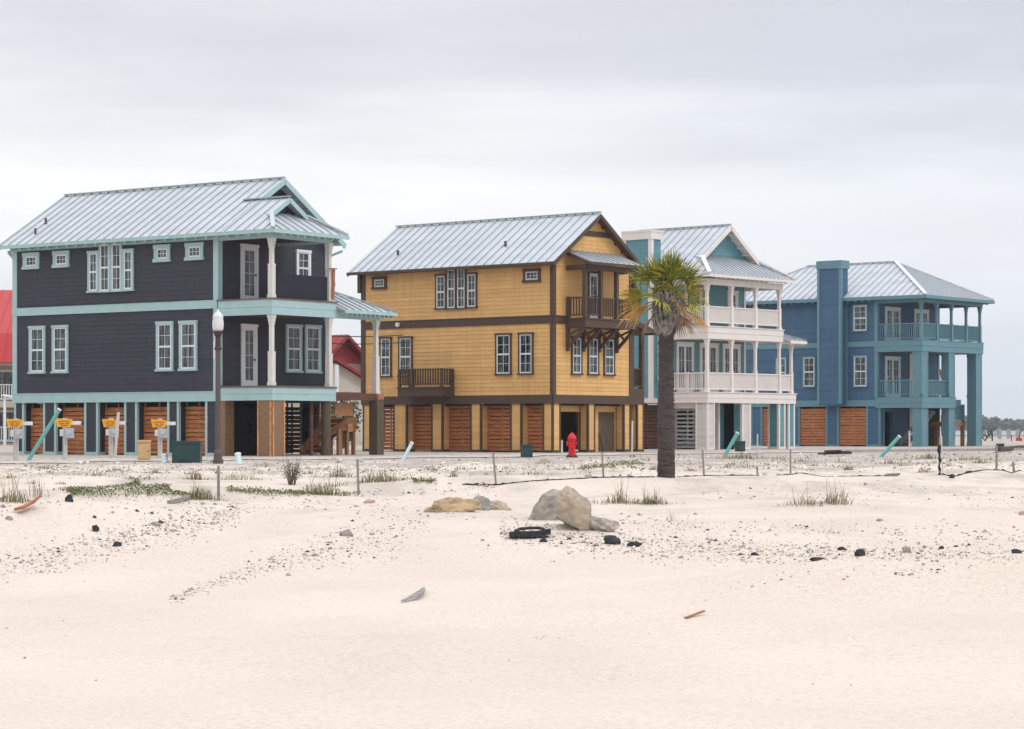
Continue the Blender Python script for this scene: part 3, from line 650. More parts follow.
    bro = br.build('balcony_roof', [M['metalroof'], M['seam']], r)
    ff = MB(); ff.box(x0b-.1, x1b+.14, -1.45, -1.41, 7.93, 8.03); ff.slab([(x0b-.1, -1.42, 7.9), (x0b-.1, -1.42, 8.02), (x0b-.1, 0, 8.57), (x0b-.1, 0, 8.42)], (.04, 0, 0)); ff.slab([(x0b, -1.4, 7.96), (x1b, -1.4, 7.96), (x1b, 0, 8.4), (x0b, 0, 8.4)], (0, 0, -.02))
    ff.build('fascia', A, bro)
    # side porch at the right corner
    s = MB(); xr = 6.62
    s.box(W+.06, xr, .0, 2.6, 2.08, 2.78); s.box(W+.06, W+.2, 0, .14, 2.78, 5.15); s.box(xr-.18, xr, 0, .18, 2.78, 5.15); s.box(xr-.18, xr, 2.4, 2.58, 2.78, 5.15); s.box(W+.06, xr, .0, .16, 5.15, 5.5); s.box(xr-.16, xr, .16, 2.6, 5.15, 5.45)
    railing(s, (W+.2, .08), (xr-.18, .08), 2.86, 3.68, .12); railing(s, (xr-.08, .18), (xr-.08, 2.4), 2.86, 3.68, .12)
    s.build('side_porch', A, r)
    s = MB(); roof_plane(s, [(W+.03, -.4, 5.74), (W+.03, 2.9, 5.74), (xr+.45, 2.9, 5.32), (xr+.45, -.4, 5.32)], .42); so_ = s.build('side_porch_roof', [M['metalroof'], M['seam']], r)
    s = MB(); s.slab([(W+.03, -.43, 5.52), (xr+.45, -.43, 5.12), (xr+.45, -.43, 5.30), (W+.03, -.43, 5.72)], (0, .04, 0)); s.box(xr+.44, xr+.48, -.4, 2.9, 5.16, 5.30); s.build('fascia', A, so_)
    # ground storey
    sb = MB(); sb.box(.2, W-.2, .2, Ln-.2, 2.0, 2.09); sb.build('floor_slab', M['dark'], r)
    ed = [(10.05, 10.8), (8.15, 8.97), (6.08, 6.75), (3.90, 4.53), (1.68, 2.31), (0, .56)]
    for y0, y1 in ed: pier(r, 0, .56, y0, y1, 0, 2.08, K, A, .09)
    for i, (p_, q_) in enumerate(zip(ed[1:], ed)): louver(r, 'L', .48, p_[1], q_[0], .05, 2.05, M['louver'], back=i > 0)
    for y0 in (2.0, 4.6, 7.4, 10.2): pier(r, W-.5, W, y0, y0+.5, 0, 2.08, K, A, .09)
    louver(r, 'R', W-.3, 2.5, 4.6, .05, 2.0, M['louver']); louver(r, 'R', W-.3, 5.1, 7.4, .05, 2.0, M['louver'])
    for x0_, x1_ in ((2.47, 3.0), (5.08, 5.6)): pier(r, x0_, x1_, 0, .5, 0, 2.08, K, A, .09)
    pier(r, 6.08, 6.6, 0, .5, 0, 2.08, K, A, .09)
    pw = MB()
    for a0, a1 in ((.56, .70), (2.55, 3.8)): siding(pw, 'S', .45, a0, a1, 0, 2.05); pw.box(a0, a1, .452, .6, 0, 2.05)
    siding(pw, 'S', .45, .70, 2.55, 1.74, 2.05); pw.box(.70, 2.55, .452, .6, 1.74, 2.05)
    siding(pw, 'S', .45, 5.05, 5.6, 0, 2.05); pw.box(5.05, 5.6, .452, .6, 0, 2.05); siding(pw, 'S', .45, 3.8, 5.05, 1.74, 2.05); pw.box(3.8, 5.05, .452, .6, 1.74, 2.05)
    pw.build('infill_wall', K, r)
    dw = MB()
    for k in range(8): dw.box(3.8+k*.156, 3.95+k*.156, .50+.004*(k % 2), .55, .02, 1.735)
    dw.build('garage_door', M['pile'], r)
    vd = MB(); vd.box(.5, 5.0, 2.6, 2.7, 0, 2.0); vd.build('shade_backing', M['dark'], r)  # near-black sheet added for the shade inside the open bay
    sv = MB(); sv.box(W+.3, W+.42, .3, .42, 0, 2.08); sv.box(W+.1, W+.2, 1.2, 1.3, 0, 2.08); sv.build('timber_pile', M['pile'], r)
ochre_house()

# ================================================================== teal house with cream porches
def teal_house():
    r = house_root('teal', 'beach_house')
    tag(r, 'teal house behind the palm, with cream porches across its gabled front', 'house', 'raised beach houses in a row')
    W = 6.35; Ln = 9.9; PY = 2.3; A = M['cream']; K = M['teal']
    body(r, 0, W, PY, Ln, 2.3, 8.55, K)
    c = W/2; ze = 8.50; x0 = -.45; x1 = W+.45; sl = 2.60/(c+.45); zr = 11.10; d = 1.24; hs = ze+sl*d; ug = .9
    rf = MB(); yr = 6.7; yb = yr+c+.45
    roof_plane(rf, [(x0, yb, ze), (x0, -.45, ze), (x0+d, ug, hs), (c, ug, zr), (c, yr, zr)]); roof_plane(rf, [(x1, -.45, ze), (x1, yb, ze), (c, yr, zr), (c, ug, zr), (x1-d, ug, hs)])
    roof_plane(rf, [(x0, -.45, ze), (x1, -.45, ze), (x1-d-.05, ug+.45, hs+.12), (x0+d+.05, ug+.45, hs+.12)], .36); roof_plane(rf, [(x0, yb, ze), (x1, yb, ze), (c, yr, zr)])
    capline(rf, [(c, ug, zr), (c, yr, zr)]); ro = rf.build('roof', [M['metalroof'], M['seam']], r)
    hb = MB(); hb.beam((x0, -.45, ze+.05), (x0+d, ug, hs+.06), .20, .08); hb.beam((x1, -.45, ze+.05), (x1-d, ug, hs+.06), .14, .06); hb.build('hip_cap', M['white'], ro)
    f = MB(); f.beam((x0+d-.05, ug-.02, hs-.12), (c, ug-.02, zr-.10), .05, .22); f.beam((x1-d+.05, ug-.02, hs-.12), (c, ug-.02, zr-.10), .05, .22)
    f.box(x0-.03, x0+.01, -.45, yb, ze-.16, ze-.03); f.box(x0, x1, -.48, -.44, ze-.16, ze-.03)
    tails(f, (0, -.42, ze-.17), (W, -.42, ze-.17), 16, (0, 1, .3), .07, .10)
    for k in range(6):
        tt = (k+.7)/8
        f.beam((c+(c+.45)*tt, ug, zr-(zr-ze)*tt-.16), (c+(c+.45)*tt, ug+.5, zr-(zr-ze)*tt-.16), .09, .13)
    f.slab([(c, ug, zr-.09), (c, ug+.5, zr-.09), (x1-d, ug+.5, hs-.09), (x1-d, ug, hs-.09)], (0, 0, -.02))
    f.build('fascia', A, ro)
    g = MB(); gable(g, 'S', ug+.5, c, 0, hs+.05, sl, zr-.12); g.build('gable', K, r)
    # chimney
    ch = MB(); ch.box(-.68, .10, 2.92, 4.6, 2.45, 10.4); siding(ch, 'L', -.68, 2.92, 4.6, 2.5, 10.3); siding(ch, 'S', 2.92, -.68, 0, 2.5, 10.3)
    co = ch.build('chimney', K, r)
    ct = MB(); ct.box(-.76, .16, 2.84, 4.7, 10.3, 10.72); ct.box(-.79, .19, 2.81, 4.71, 10.66, 10.75)
    for y0, y1 in ((2.88, 3.06), (4.46, 4.64)): ct.box(-.73, -.675, y0, y1, 2.5, 10.3)
    ct.box(-.675, -.52, 2.875, 2.925, 2.5, 10.3); ct.box(-.16, .02, 2.875, 2.925, 2.5, 8.3); ct.box(-.74, 0, 2.87, 4.65, 2.28, 2.5)
    ct.build('chimney_trim', A, co)
    # porches
    t = MB()
    for z0, z1, xe in ((5.37, 5.66, W), (5.665, 5.95, W), (2.27, 2.50, 7.46), (2.505, 2.75, 7.46)):
        e = .015 if z1 > 5.8 or 2.6 < z1 < 3 else 0
        t.box(-.05-e, 0, -.05-e, PY+.2, z0, z1); t.box(0, xe, -.05-e, 0, z0, z1)
        t.box(xe-.05, xe+e, 0, PY, z0, z1)
    t.box(-.045, -.003, PY+.25, Ln, 5.5, 5.8); t.box(-.045, -.003, PY+.25, Ln, 2.27, 2.6)
    t.box(0, .16, PY-.05, PY-.026, 2.8, 8.2); t.box(W-.16, W, PY-.05, PY-.026, 2.8, 8.2)
    t.build('porch_fascia', A, r)
    dk = MB(); dk.box(-.1, W+.06, -.1, PY-.05, 5.955, 6.0); dk.box(-.1, 7.52, -.1, PY-.05, 2.755, 2.80); dk.box(0, W-.06, 0, PY-.05, 5.42, 5.9); dk.box(0, 7.4, 0, PY-.06, 2.3, 2.7); dk.box(-.0, W, .15, PY-.03, 8.22, 8.26); dk.build('porch_deck', A, r)
    b = MB(); b.box(-.02, .14, 0, PY, 8.0, 8.3); b.box(.14, W, -.02, .14, 8.0, 8.3); b.box(W-.14, W, .14, PY, 8.0, 8.3); b.build('porch_beam', A, r)
    for x in (.12, 2.12, 4.15, 6.22): post(r, x, .12, 6.0, 8.0, A, .13, 1.0, .17); post(r, x, .12, 2.8, 5.37, A, .13, 1.0, .17)
    post(r, 7.28, .12, 2.8, 5.3, A, .13, 1.0, .17)
    rl = MB(); railing(rl, (.12, .12), (W-.12, .12), 6.16, 6.97, .075, .05, .12); railing(rl, (.12, .12), (.12, PY), 6.16, 6.97, .12, .04, .12); rl.box(.08, .16, 1.2, 1.28, 6.0, 7.0); rl.build('railing', A, r)
    rl = MB(); railing(rl, (.12, .12), (7.28, .12), 2.92, 3.75, .075, .05, .12); railing(rl, (.12, .12), (.12, PY), 2.92, 3.75, .12, .04, .12); rl.box(.08, .16, 1.2, 1.28, 2.8, 3.78); rl.build('railing', A, r)
    s = MB(); roof_plane(s, [(W+.02, -.45, 5.45), (7.85, -.45, 5.45), (W+.02, 1.6, 6.15)], .36); roof_plane(s, [(7.85, -.45, 5.45), (7.85, 3.0, 5.45), (W+.02, 3.0, 6.15), (W+.02, 1.6, 6.15)], .42)
    capline(s, [(7.85, -.45, 5.45), (W+.02, 1.6, 6.15)], .1, .04); so_ = s.build('side_porch_roof', [M['metalroof'], M['seam']], r)
    s = MB(); s.box(W+.02, 7.85, -.48, -.44, 5.3, 5.43); tails(s, (W+.1, -.42, 5.28), (7.8, -.42, 5.28), 5, (0, 1, .2)); s.box(W, 7.4, .0, .14, 5.3, 5.42); s.build('fascia', A, so_)
    # openings
    for a0, a1 in ((.52, 1.90), (2.41, 3.95), (4.35, 5.85)): door(r, 'S', PY, a0, a1, 2.8, 5.30, A, M['white'], leaves=2, cols=2, rows=3)
    door(r, 'S', PY, 4.75, 5.65, 6.0, 8.0, A, M['white'], cols=2); door(r, 'S', PY, 1.2, 2.6, 6.0, 8.0, A, M['white'], leaves=2)
    window(r, 'L', 0, 7.9, 7.0, 3.4, 5.2, A); window(r, 'L', 0, 7.9, 7.0, 6.6, 8.1, A)
    # ground storey
    S = M['creamside']
    pier(r, 0, .6, 0, .72, 0, 2.27, S, A, .1); pier(r, 2.88, 3.62, 0, .5, 0, 2.27, S, A, .14); pier(r, 6.02, 6.62, 0, .68, 0, 2.27, K, A, .12); pier(r, 6.88, 7.46, 0, .5, 0, 2.27, K, A, .12)
    pier(r, 0, .6, 2.3, 3.0, 0, 2.27, S, A, .1); pier(r, 0, .6, 5.0, 5.7, 0, 2.27, S, A, .1); pier(r, 0, .6, 8.9, 9.6, 0, 2.27, S, A, .1)
    louver(r, 'L', .4, .72, 2.3, .05, 2.0, M['slatwhite'], .2, .10); louver(r, 'L', .4, 3.0, 5.0, .05, 2.2, M['louverdark'], back=True); louver(r, 'L', .4, 5.7, 8.9, .05, 2.2, M['louverdark'], back=True)
    fr = MB(); fr.box(.3, .45, .72, 2.3, 2.0, 2.26); fr.build('panel_header', A, r)
    wl = MB(); wl.box(2.0, 2.12, .8, 2.4, 0, 2.27); wl.build('infill_wall', A, r)
    wl = MB(); wl.box(2.2, 3.0, 1.2, 1.3, 0, 2.2); siding(wl, 'S', 1.2, 2.2, 3.0, 0, 2.2); wl.box(2.84, 2.88, .12, .46, .1, 2.2); wl.build('infill_wall', K, r)
    st = MB(); stairs(st, .9, 1.9, 2.2, .1, 4.6, 2.2, 11); st.build('staircase', M['slatwhite'], r)
    vd = MB(); vd.box(.6, 2.0, 5.2, 5.3, 0, 2.27); vd.box(3.45, 3.6, .6, 5.3, 0, 2.27); vd.build('shade_backing', M['dark'], r)  # near-black sheets added for the shade behind the openings
teal_house()

# ================================================================== blue house
def blue_house():
    r = house_root('blue', 'beach_house')
    tag(r, 'blue house with blue-green trim, wraparound porches and a tall sided chimney, rightmost of the four', 'house', 'raised beach houses in a row')
    W = 7.2; Ln = 13.4; PY = 2.9; A = M['bluetrim']; K = M['blue']
    body(r, 0, W, PY, Ln, 2.3, 8.62, K)
    c = W/2; ze = 8.57; x0 = -.5; x1 = W+.5; zr = 10.78; y0r = 3.75; y1r = 9.8; yb = Ln+.5
    rf = MB(); roof_plane(rf, [(x0, yb, ze), (x0, -.5, ze), (c, y0r, zr), (c, y1r, zr)]); roof_plane(rf, [(x1, -.5, ze), (x1, yb, ze), (c, y1r, zr), (c, y0r, zr)])
    roof_plane(rf, [(x0, -.5, ze), (x1, -.5, ze), (c, y0r, zr)], .42); roof_plane(rf, [(x0, yb, ze), (x1, yb, ze), (c, y1r, zr)])
    capline(rf, [(c, y0r, zr), (c, y1r, zr)]); ro = rf.build('roof', [M['metalroof'], M['seam']], r)
    hb = MB(); hb.beam((x0, -.5, ze+.05), (c, y0r, zr+.05), .2, .07); hb.beam((x1, -.5, ze+.05), (c, y0r, zr+.05), .12, .06); hb.beam((x0, yb, ze+.05), (c, y1r, zr+.05), .14, .06); hb.build('hip_cap', M['white'], ro)
    f = MB(); f.box(x0-.04, x0+.01, -.5, yb, ze-.2, ze-.03); f.box(x0, x1, -.54, -.49, ze-.2, ze-.03); f.box(x1-.01, x1+.04, -.5, yb, ze-.2, ze-.03)
    tails(f, (x0+.02, PY, ze-.24), (x0+.02, Ln, ze-.24), 22, (1, 0, .25)); tails(f, (0, -.46, ze-.24), (W, -.46, ze-.24), 16, (0, 1, .25)); f.box(0, W, 0, PY, 8.42, 8.46)
    f.build('fascia', A, ro)
    ch = MB(); ch.box(-.68, .10, 4.90, 6.42, 2.4, 10.4); siding(ch, 'L', -.68, 4.90, 6.42, 2.45, 10.3); siding(ch, 'S', 4.90, -.68, 0, 2.45, 10.3); co = ch.build('chimney', K, r)
    ct = MB(); ct.box(-.76, .16, 4.82, 6.5, 10.25, 10.72)
    for a, b_ in ((4.86, 5.02), (6.30, 6.46)): ct.box(-.73, -.675, a, b_, 2.45, 10.25)
    ct.box(-.675, -.55, 4.85, 4.905, 2.45, 10.25); ct.box(-.12, .0, 4.85, 4.905, 2.45, 8.3); ct.build('chimney_trim', A, co)
    t = MB()
    t.box(-.05, -.004, PY+.1, Ln, 5.72, 6.02); t.box(-.05, -.004, PY+.1, Ln, 2.30, 2.66)
    for a, b_ in ((PY-.04, PY+.16), ):
        t.box(-.05, -.004, a, b_, 2.8, 8.4)
    t.box(0, .14, PY-.05, PY-.026, 2.8, 8.3); t.box(W-.16, W+.03, PY-.05, PY-.026, 2.8, 8.4)
    for z0, z1, xe in ((5.40, 5.70, W), (5.705, 6.02, W), (2.20, 2.48, 3.85), (2.485, 2.78, 3.85)):
        e = .015 if z1 > 5.9 or 2.6 < z1 < 3 else 0
        t.box(-.05-e, 0, -.05-e, PY+.1, z0, z1); t.box(0, xe, -.05-e, 0, z0, z1); t.box(xe-.05, xe+e, 0, PY, z0, z1)
    t.build('porch_fascia', A, r)
    dk = MB(); dk.box(-.08, W+.08, -.08, PY-.05, 6.025, 6.07); dk.box(-.08, 3.9, -.08, PY-.05, 2.785, 2.83); dk.box(0, W-.06, 0, PY-.06, 5.46, 6.0); dk.box(0, 3.8, 0, PY-.06, 2.25, 2.75); dk.build('porch_deck', A, r)
    dk = MB(); dk.box(3.86, W+.9, 1.9, PY+2, 2.2, 2.74); dk.build('rear_deck', K, r)
    b = MB(); b.box(-.02, .14, 0, PY, 8.18, 8.4); b.box(.14, W, -.02, .14, 8.18, 8.4); b.box(W-.14, W, .14, PY, 8.18, 8.4); b.build('porch_beam', A, r)
    for x in (.12, 1.88, 3.63, 5.40, 7.08): post(r, x, .12, 6.07, 8.18, A, .13, .95, .17)
    for x0_, x1_, yd in ((0, .72, .62), (3.12, 3.86, .5), (6.40, 7.14, .6)):
        p = MB(); za = 0; p.box(x0_+.02, x1_-.02, .02, yd, 0, 5.4); p.box(x0_, x1_, 0, yd+.02, 0, .2); p.box(x0_, x1_, 0, yd+.02, 2.83, 3.0); p.box(x0_, x1_, 0, yd+.02, 5.2, 5.4); p.box(x0_-.0, x0_+.1, 0, .1, 0.2, 5.2); p.box(x1_-.1, x1_, 0, .1, .2, 5.2); p.build('porch_column', A, r)
    rl = MB(); railing(rl, (.2, .12), (W-.2, .12), 6.14, 7.02, .11, .04, .1); railing(rl, (.12, .2), (.12, PY), 6.14, 7.02, .13, .04, .1); railing(rl, (W-.12, .2), (W-.12, PY), 6.14, 7.02, .13, .04, .1); rl.build('railing', A, r)
    rl = MB(); railing(rl, (.7, .2), (3.12, .2), 2.92, 3.80, .11, .04, .1); railing(rl, (.12, .62), (.12, PY), 2.92, 3.80, .13, .04, .1); rl.build('railing', A, r)
    window(r, 'L', 0, 4.49, 3.50, 6.60, 8.17, M['bluetrim'], cw=.08); window(r, 'L', 0, 4.46, 3.50, 3.40, 5.25, M['bluetrim'], cw=.08)
    window(r, 'L', 0, 7.87, 6.98, 3.43, 5.25, M['bluetrim'], cw=.08); window(r, 'L', 0, 9.75, 8.95, 3.43, 5.25, M['bluetrim'], cw=.08)
    door(r, 'S', PY, .85, 2.55, 6.07, 8.05, M['white'], M['white'], leaves=2); door(r, 'S', PY, 4.2, 5.9, 6.07, 8.05, M['white'], M['white'], leaves=2); door(r, 'S', PY, .85, 2.55, 2.83, 5.2, M['white'], M['white'], leaves=2)
    cb = MB(); cb.box(3.66, 4.0, PY-.06, PY-.026, 0, 5.4); cb.build('pale_gap_strip', M['cream'], r)  # cream strip added in place of a see-through gap to the house behind
    # ground storey
    sb = MB(); sb.box(.2, W, PY, Ln, 2.18, 2.29); sb.build('floor_slab', M['dark'], r)
    for a, b_ in ((2.7, 3.63), (5.45, 6.32), (8.1, 8.9), (10.7, 11.5)): pier(r, 0, .5, a, b_, 0, 2.3, K, A, .12)
    for a, b_ in ((3.63, 5.45), (6.32, 8.1), (8.9, 10.7)): louver(r, 'L', .12, a, b_, .05, 2.25, M['louver'], back=True)
    wl = MB(); wl.box(1.7, 3.66, PY+.03, PY+.2, 0, 2.29); siding(wl, 'S', PY+.03, 1.7, 3.66, 0, 2.29); wl.box(.5, .55, PY+.03, PY+.2, 0, 2.29); wl.box(.5, 1.7, PY+.03, PY+.2, 2.0, 2.29); wl.build('infill_wall', K, r)
    vd = MB(); vd.box(.4, 7.0, PY+1.8, PY+1.9, 0, 2.2); vd.box(4.02, 7.45, PY+.05, PY+.15, 0, 2.2); vd.build('shade_backing', M['dark'], r)  # near-black sheets added for the darkness under the deck
    st = MB(); stairs(st, 2.2, 3.0, .9, 2.1, 2.7, .15, 10); st.build('staircase', M['slatwhite'], r)
    ld = MB(); ld.box(4.75, 6.75, .9, 2.1, 1.16, 1.42)
    for x, y in ((4.9, 1.0), (5.15, 1.9), (6.6, 1.0), (6.3, 1.9), (6.75, 1.9)): ld.box(x-.09, x+.09, y-.09, y+.09, 0, 1.16)
    lo = ld.build('stair_landing', M['lumber'], r)
    lr = MB(); railing(lr, (4.8, 1.0), (6.7, 1.0), 1.5, 2.42, .14, .05, .12); lr.box(4.75, 4.9, .93, 1.07, 1.42, 2.45); lr.box(6.6, 6.75, .93, 1.07, 1.42, 2.45); lr.box(4.9, 6.6, 1.04, 1.06, 1.56, 2.36); lr.build('landing_railing', A, lo)
    hh = MB(); hh.tube([(5.9, 2.0, 2.74), (5.9, 2.0, 3.15)], .04, 8); hh.tube([(5.9, 2.0, 2.95), (5.9, 2.0, 3.1)], .12, 8); hh.build('deck_lamp', M['rust'], r)
blue_house()
# ================================================================== setting beyond the houses
def on(px, row, dz=0):
    p = at(px, row); return Vector((p.x, p.y, p.z+dz))
def ppm(p): return F/p.y                      # pixels per metre at a point (for reading sizes off the photograph)

def street():
    pts = [(-120, 462.5), (0, 461.2), (272, 459.3), (430, 457), (552, 455.2), (700, 453.2), (800, 452), (930, 450.6), (1060, 449.2)]
    P = []
    for px, row in pts:
        y = F/(row-YH); P.append(Vector(((px-512)/F*y, y, 0)))
    line = []
    for a, b in zip(P, P[1:]):
        n = 26
        for i in range(n): line.append(a+(b-a)*i/n)
    line.append(P[-1]); mb = MB(); nw = 9; W = 2.1
    for i, p in enumerate(line):
        d = (line[min(i+3, len(line)-1)]-line[max(0, i-3)]).normalized(); q = Vector((d.y, -d.x, 0))
        for k in range(nw):
            t = -1+2*k/(nw-1); e = W+(1.6*noise.noise(Vector((p.x*.5, p.y*.5, k*3.3 if k in (0, nw-1) else 0))) if abs(t) == 1 else 0)
            c = p+q*t*e; mb.v.append((c.x, c.y, terr(c.x, c.y)+.02))
    for i in range(len(line)-1):
        for k in range(nw-1): a = i*nw+k; mb.f.append((a, a+1, a+nw+1, a+nw)); mb.mi.append(0)
    m = mat('dusty_asphalt', (.60, .52, .45), .95, var=.1, scale=1.6, dirt=(.29, .265, .24), bump=.5, bscale=9)
    o = mb.build('road', m); tag(o, kind='structure')
    kb = MB()
    for i in range(150, len(line)-1, 1):
        a, b = line[i], line[i+1]; d = (b-a).normalized(); q = Vector((d.y, -d.x, 0))*(W+.62)
        kb.beam(a+q+Vector((0, 0, .05)), b+q+Vector((0, 0, .05)), .16, .14)
    o = kb.build('kerb', M['conc']); tag(o, kind='structure')
street()

def water():
    mb = MB(); mb.slab([(60, 330, .02), (900, 330, .02), (1600, 1150, .02), (60, 1150, .02)], (0, 0, -.01))
    m = bpy.data.materials.new('lagoon'); m.use_nodes = True; b = m.node_tree.nodes['Principled BSDF']; b.inputs['Base Color'].default_value = (.16, .20, .20, 1); b.inputs['Roughness'].default_value = .22
    o = mb.build('water', m); tag(o, kind='structure')
water()
def far_wood():
    rr = random.Random(3); mb = MB(); leaf = mat('far_foliage', (.06, .08, .065), .95, var=.35, scale=.12)
    for k in range(2600):
        x = rr.uniform(150, 720); y = 1230+rr.uniform(-15, 60); top = 6.6+2.6*nse(x, 0, .016)+1.6*nse(x, 5, .06)+.9*nse(x, 7, .2)
        z = rr.uniform(.3, 1)**.6*top; s = rr.uniform(.9, 2.1); c = Vector((x, y, z)); n = 6; ring = []
        for a in range(n):
            an = 6.283*a/n+rr.random()*.5; ring.append(c+Vector((math.cos(an)*s*rr.uniform(.7, 1.3), math.sin(an)*s, rr.uniform(-.4, .4)*s)))
        mb.add(ring+[c+Vector((0, 0, s*rr.uniform(.5, .9))), c-Vector((0, 0, s*.9))], [(a, (a+1) % n, n) for a in range(n)]+[((a+1) % n, a, n+1) for a in range(n)])
    for i in range(190): mb.box(150+i*3, 153+i*3, 1255, 1262, -.2, 4.6+2.4*nse(150+i*3, 0, .016))
    o = mb.build('woodland', leaf); tag(o, 'low grey-green line of trees on the far shore at the right edge', 'trees', kind='stuff')
far_wood()

def resort():   # white-balconied building with a red roof at the left edge
    r = empty('apartment_building', (-28.0, 150, 0), R(3)); tag(r, 'white building with red metal roof and stacked balconies at the left edge', 'building')
    w = MB(); w.box(-30, 0, 1.6, 14, 0, 5.4); w.box(-30, 0, -.0, 1.6, 2.35, 2.75); w.box(-30, 0, 0, 1.6, 4.95, 5.3); w.box(-30, 0, 0, 1.6, -.1, .1)
    for x in (-30, -24, -18, -12, -6, -.3): w.box(x, x+.3, .02, 1.6, .1, 5.0)
    for x in (-27, -21, -15, -9, -3): w.box(x, x+.18, .02, .2, .1, 5.0)
    w.build('wall', M['stucco'], r)
    for z in (.1, 2.75): 
        g = MB(); railing(g, (-29.9, .08), (-.2, .08), z+.1, z+1.05, .16, .05); g.build('railing', M['white'], r)
    for i in range(10):
        x = -29+i*3.0; window(r, 'S', 1.6, x, x+1.9, 2.8, 4.75, M['white'], rows=1, double=False); window(r, 'S', 1.6, x, x+1.9, .2, 2.2, M['white'], rows=1, double=False)
    rf = MB(); roof_plane(rf, [(-30.8, -.7, 5.15), (.6, -.7, 5.15), (.2, .5, 7.0), (-30.4, .5, 7.0)], .6, rib=.03); roof_plane(rf, [(-30.4, .5, 7.0), (.2, .5, 7.0), (-1.5, 6.5, 10.05), (-28.6, 6.5, 10.05)], .6, rib=.03)
    roof_plane(rf, [(.6, -.7, 5.15), (.6, 14.5, 5.15), (.2, 13.5, 7.0), (.2, .5, 7.0)], .6, rib=.03); roof_plane(rf, [(.2, .5, 7.0), (.2, 13.5, 7.0), (-1.5, 6.5, 10.05)], .6, rib=.03)
    roof_plane(rf, [(-30.8, 14.5, 5.15), (.6, 14.5, 5.15), (-1.5, 6.5, 10.05), (-28.6, 6.5, 10.05)], .6, rib=.03)
    rf.build('roof', [M['redroof'], M['redroof']], r)
    st = MB(); roof_plane(st, [(-3.4, -3, 3.1), (.8, -3, 2.3), (.8, -1, 2.3), (-3.4, -1, 3.1)], .6); st.box(.5, .65, -2.9, -2.75, 0, 2.3); st.box(-3.3, -3.15, -2.9, -2.75, 0, 3.0); st.build('entry_canopy', M['white'], r)
resort()
def picket_fence(name, label, x0, x1, y, h, m, lb=None, gap=.22):
    r = empty(name, (x0, y, 0)); tag(r, label, 'fence'); n = int((x1-x0)/gap)
    p = MB()
    for z in (h*.3, h*.8): p.box(0, x1-x0, .03, .07, z, z+.09)
    for i in range(n): p.box(i*gap, i*gap+gap*.5, 0, .028, .08, h*(.96+.04*(i % 2)))
    p.build('picket_panel', m, r)
    for i in range(int((x1-x0)/2.4)+1):
        q = MB(); q.box(i*2.4-.06, i*2.4+.06, .07, .19, 0, h+.12); q.box(i*2.4-.08, i*2.4+.08, .05, .21, h+.12, h+.17); q.build('fence_post', m, r)
picket_fence('picket_fence', 'weathered picket fence with white rails beside the navy house at the left edge', -40, -25.3, 118, 1.5, M['fence'])

def red_roof_house():
    r = empty('stucco_house', (-10.6, 146, 0), R(46)); tag(r, 'cream stucco house with a bright red roof, seen between the navy and the ochre house', 'house')
    w = MB(); w.box(0, 6, 3, 14, 0, 5.1); w.box(.3, 4.9, .4, 3, 0, 3.0); w.slab([(.3, .4, 3), (4.9, .4, 3), (.3, .4, 5.0)], (0, 2.6, 0)); w.build('wall', M['stucco'], r)
    rf = MB(); roof_plane(rf, [(-.5, 2.4, 4.0), (-.5, 14.5, 4.0), (3, 14.5, 6.9), (3, 2.4, 6.9)], .5, rib=.02); roof_plane(rf, [(6.5, 2.4, 4.0), (6.5, 14.5, 4.0), (3, 14.5, 6.9), (3, 2.4, 6.9)], .5, rib=.02)
    roof_plane(rf, [(0, 0, 5.3), (0, 3.1, 5.3), (5.4, 3.1, 2.9), (5.4, 0, 2.9)], .5, rib=.02)
    ro = rf.build('roof', [M['redroof2'], M['redroof2']], r)
    f = MB(); f.beam((0, -.02, 5.2), (5.4, -.02, 2.8), .05, .2); f.beam((-.5, 2.36, 3.9), (3, 2.36, 6.8), .05, .2); f.beam((3, 2.36, 6.8), (6.5, 2.36, 3.9), .05, .2); f.build('fascia', M['redroof2'], ro)
    g = MB(); g.slab([(.1, 3, 4.3), (5.9, 3, 4.3), (3, 3, 6.6)], (0, .1, 0)); g.build('gable', M['redroof2'], r)
    for x in (1.2, 2.7, 4.0):
        a = MB(); pts = [(x-.4, .37, .2), (x+.4, .37, .2), (x+.4, .37, 2.0)]+[(x+.4*math.cos(t*.35), .37, 2.0+.45*math.sin(t*.35)) for t in range(1, 9)]+[(x-.4, .37, 2.0)]
        a.slab(pts, (0, .04, 0)); ao = a.build('arched_window', M['white'], r); b = MB(); b.slab([(p[0]*.78+x*.22, .35, p[2]*.96+.06) for p in pts], (0, .015, 0)); b.build('glass', M['glass'], ao)
    d = MB(); d.tube([(5.2, .2, 0), (5.2, .2, 2.8)], .13, 10); d.tube([(.1, .2, 0), (.1, .2, 4.9)], .13, 10); d.build('porch_post', M['white'], r)
red_roof_house()
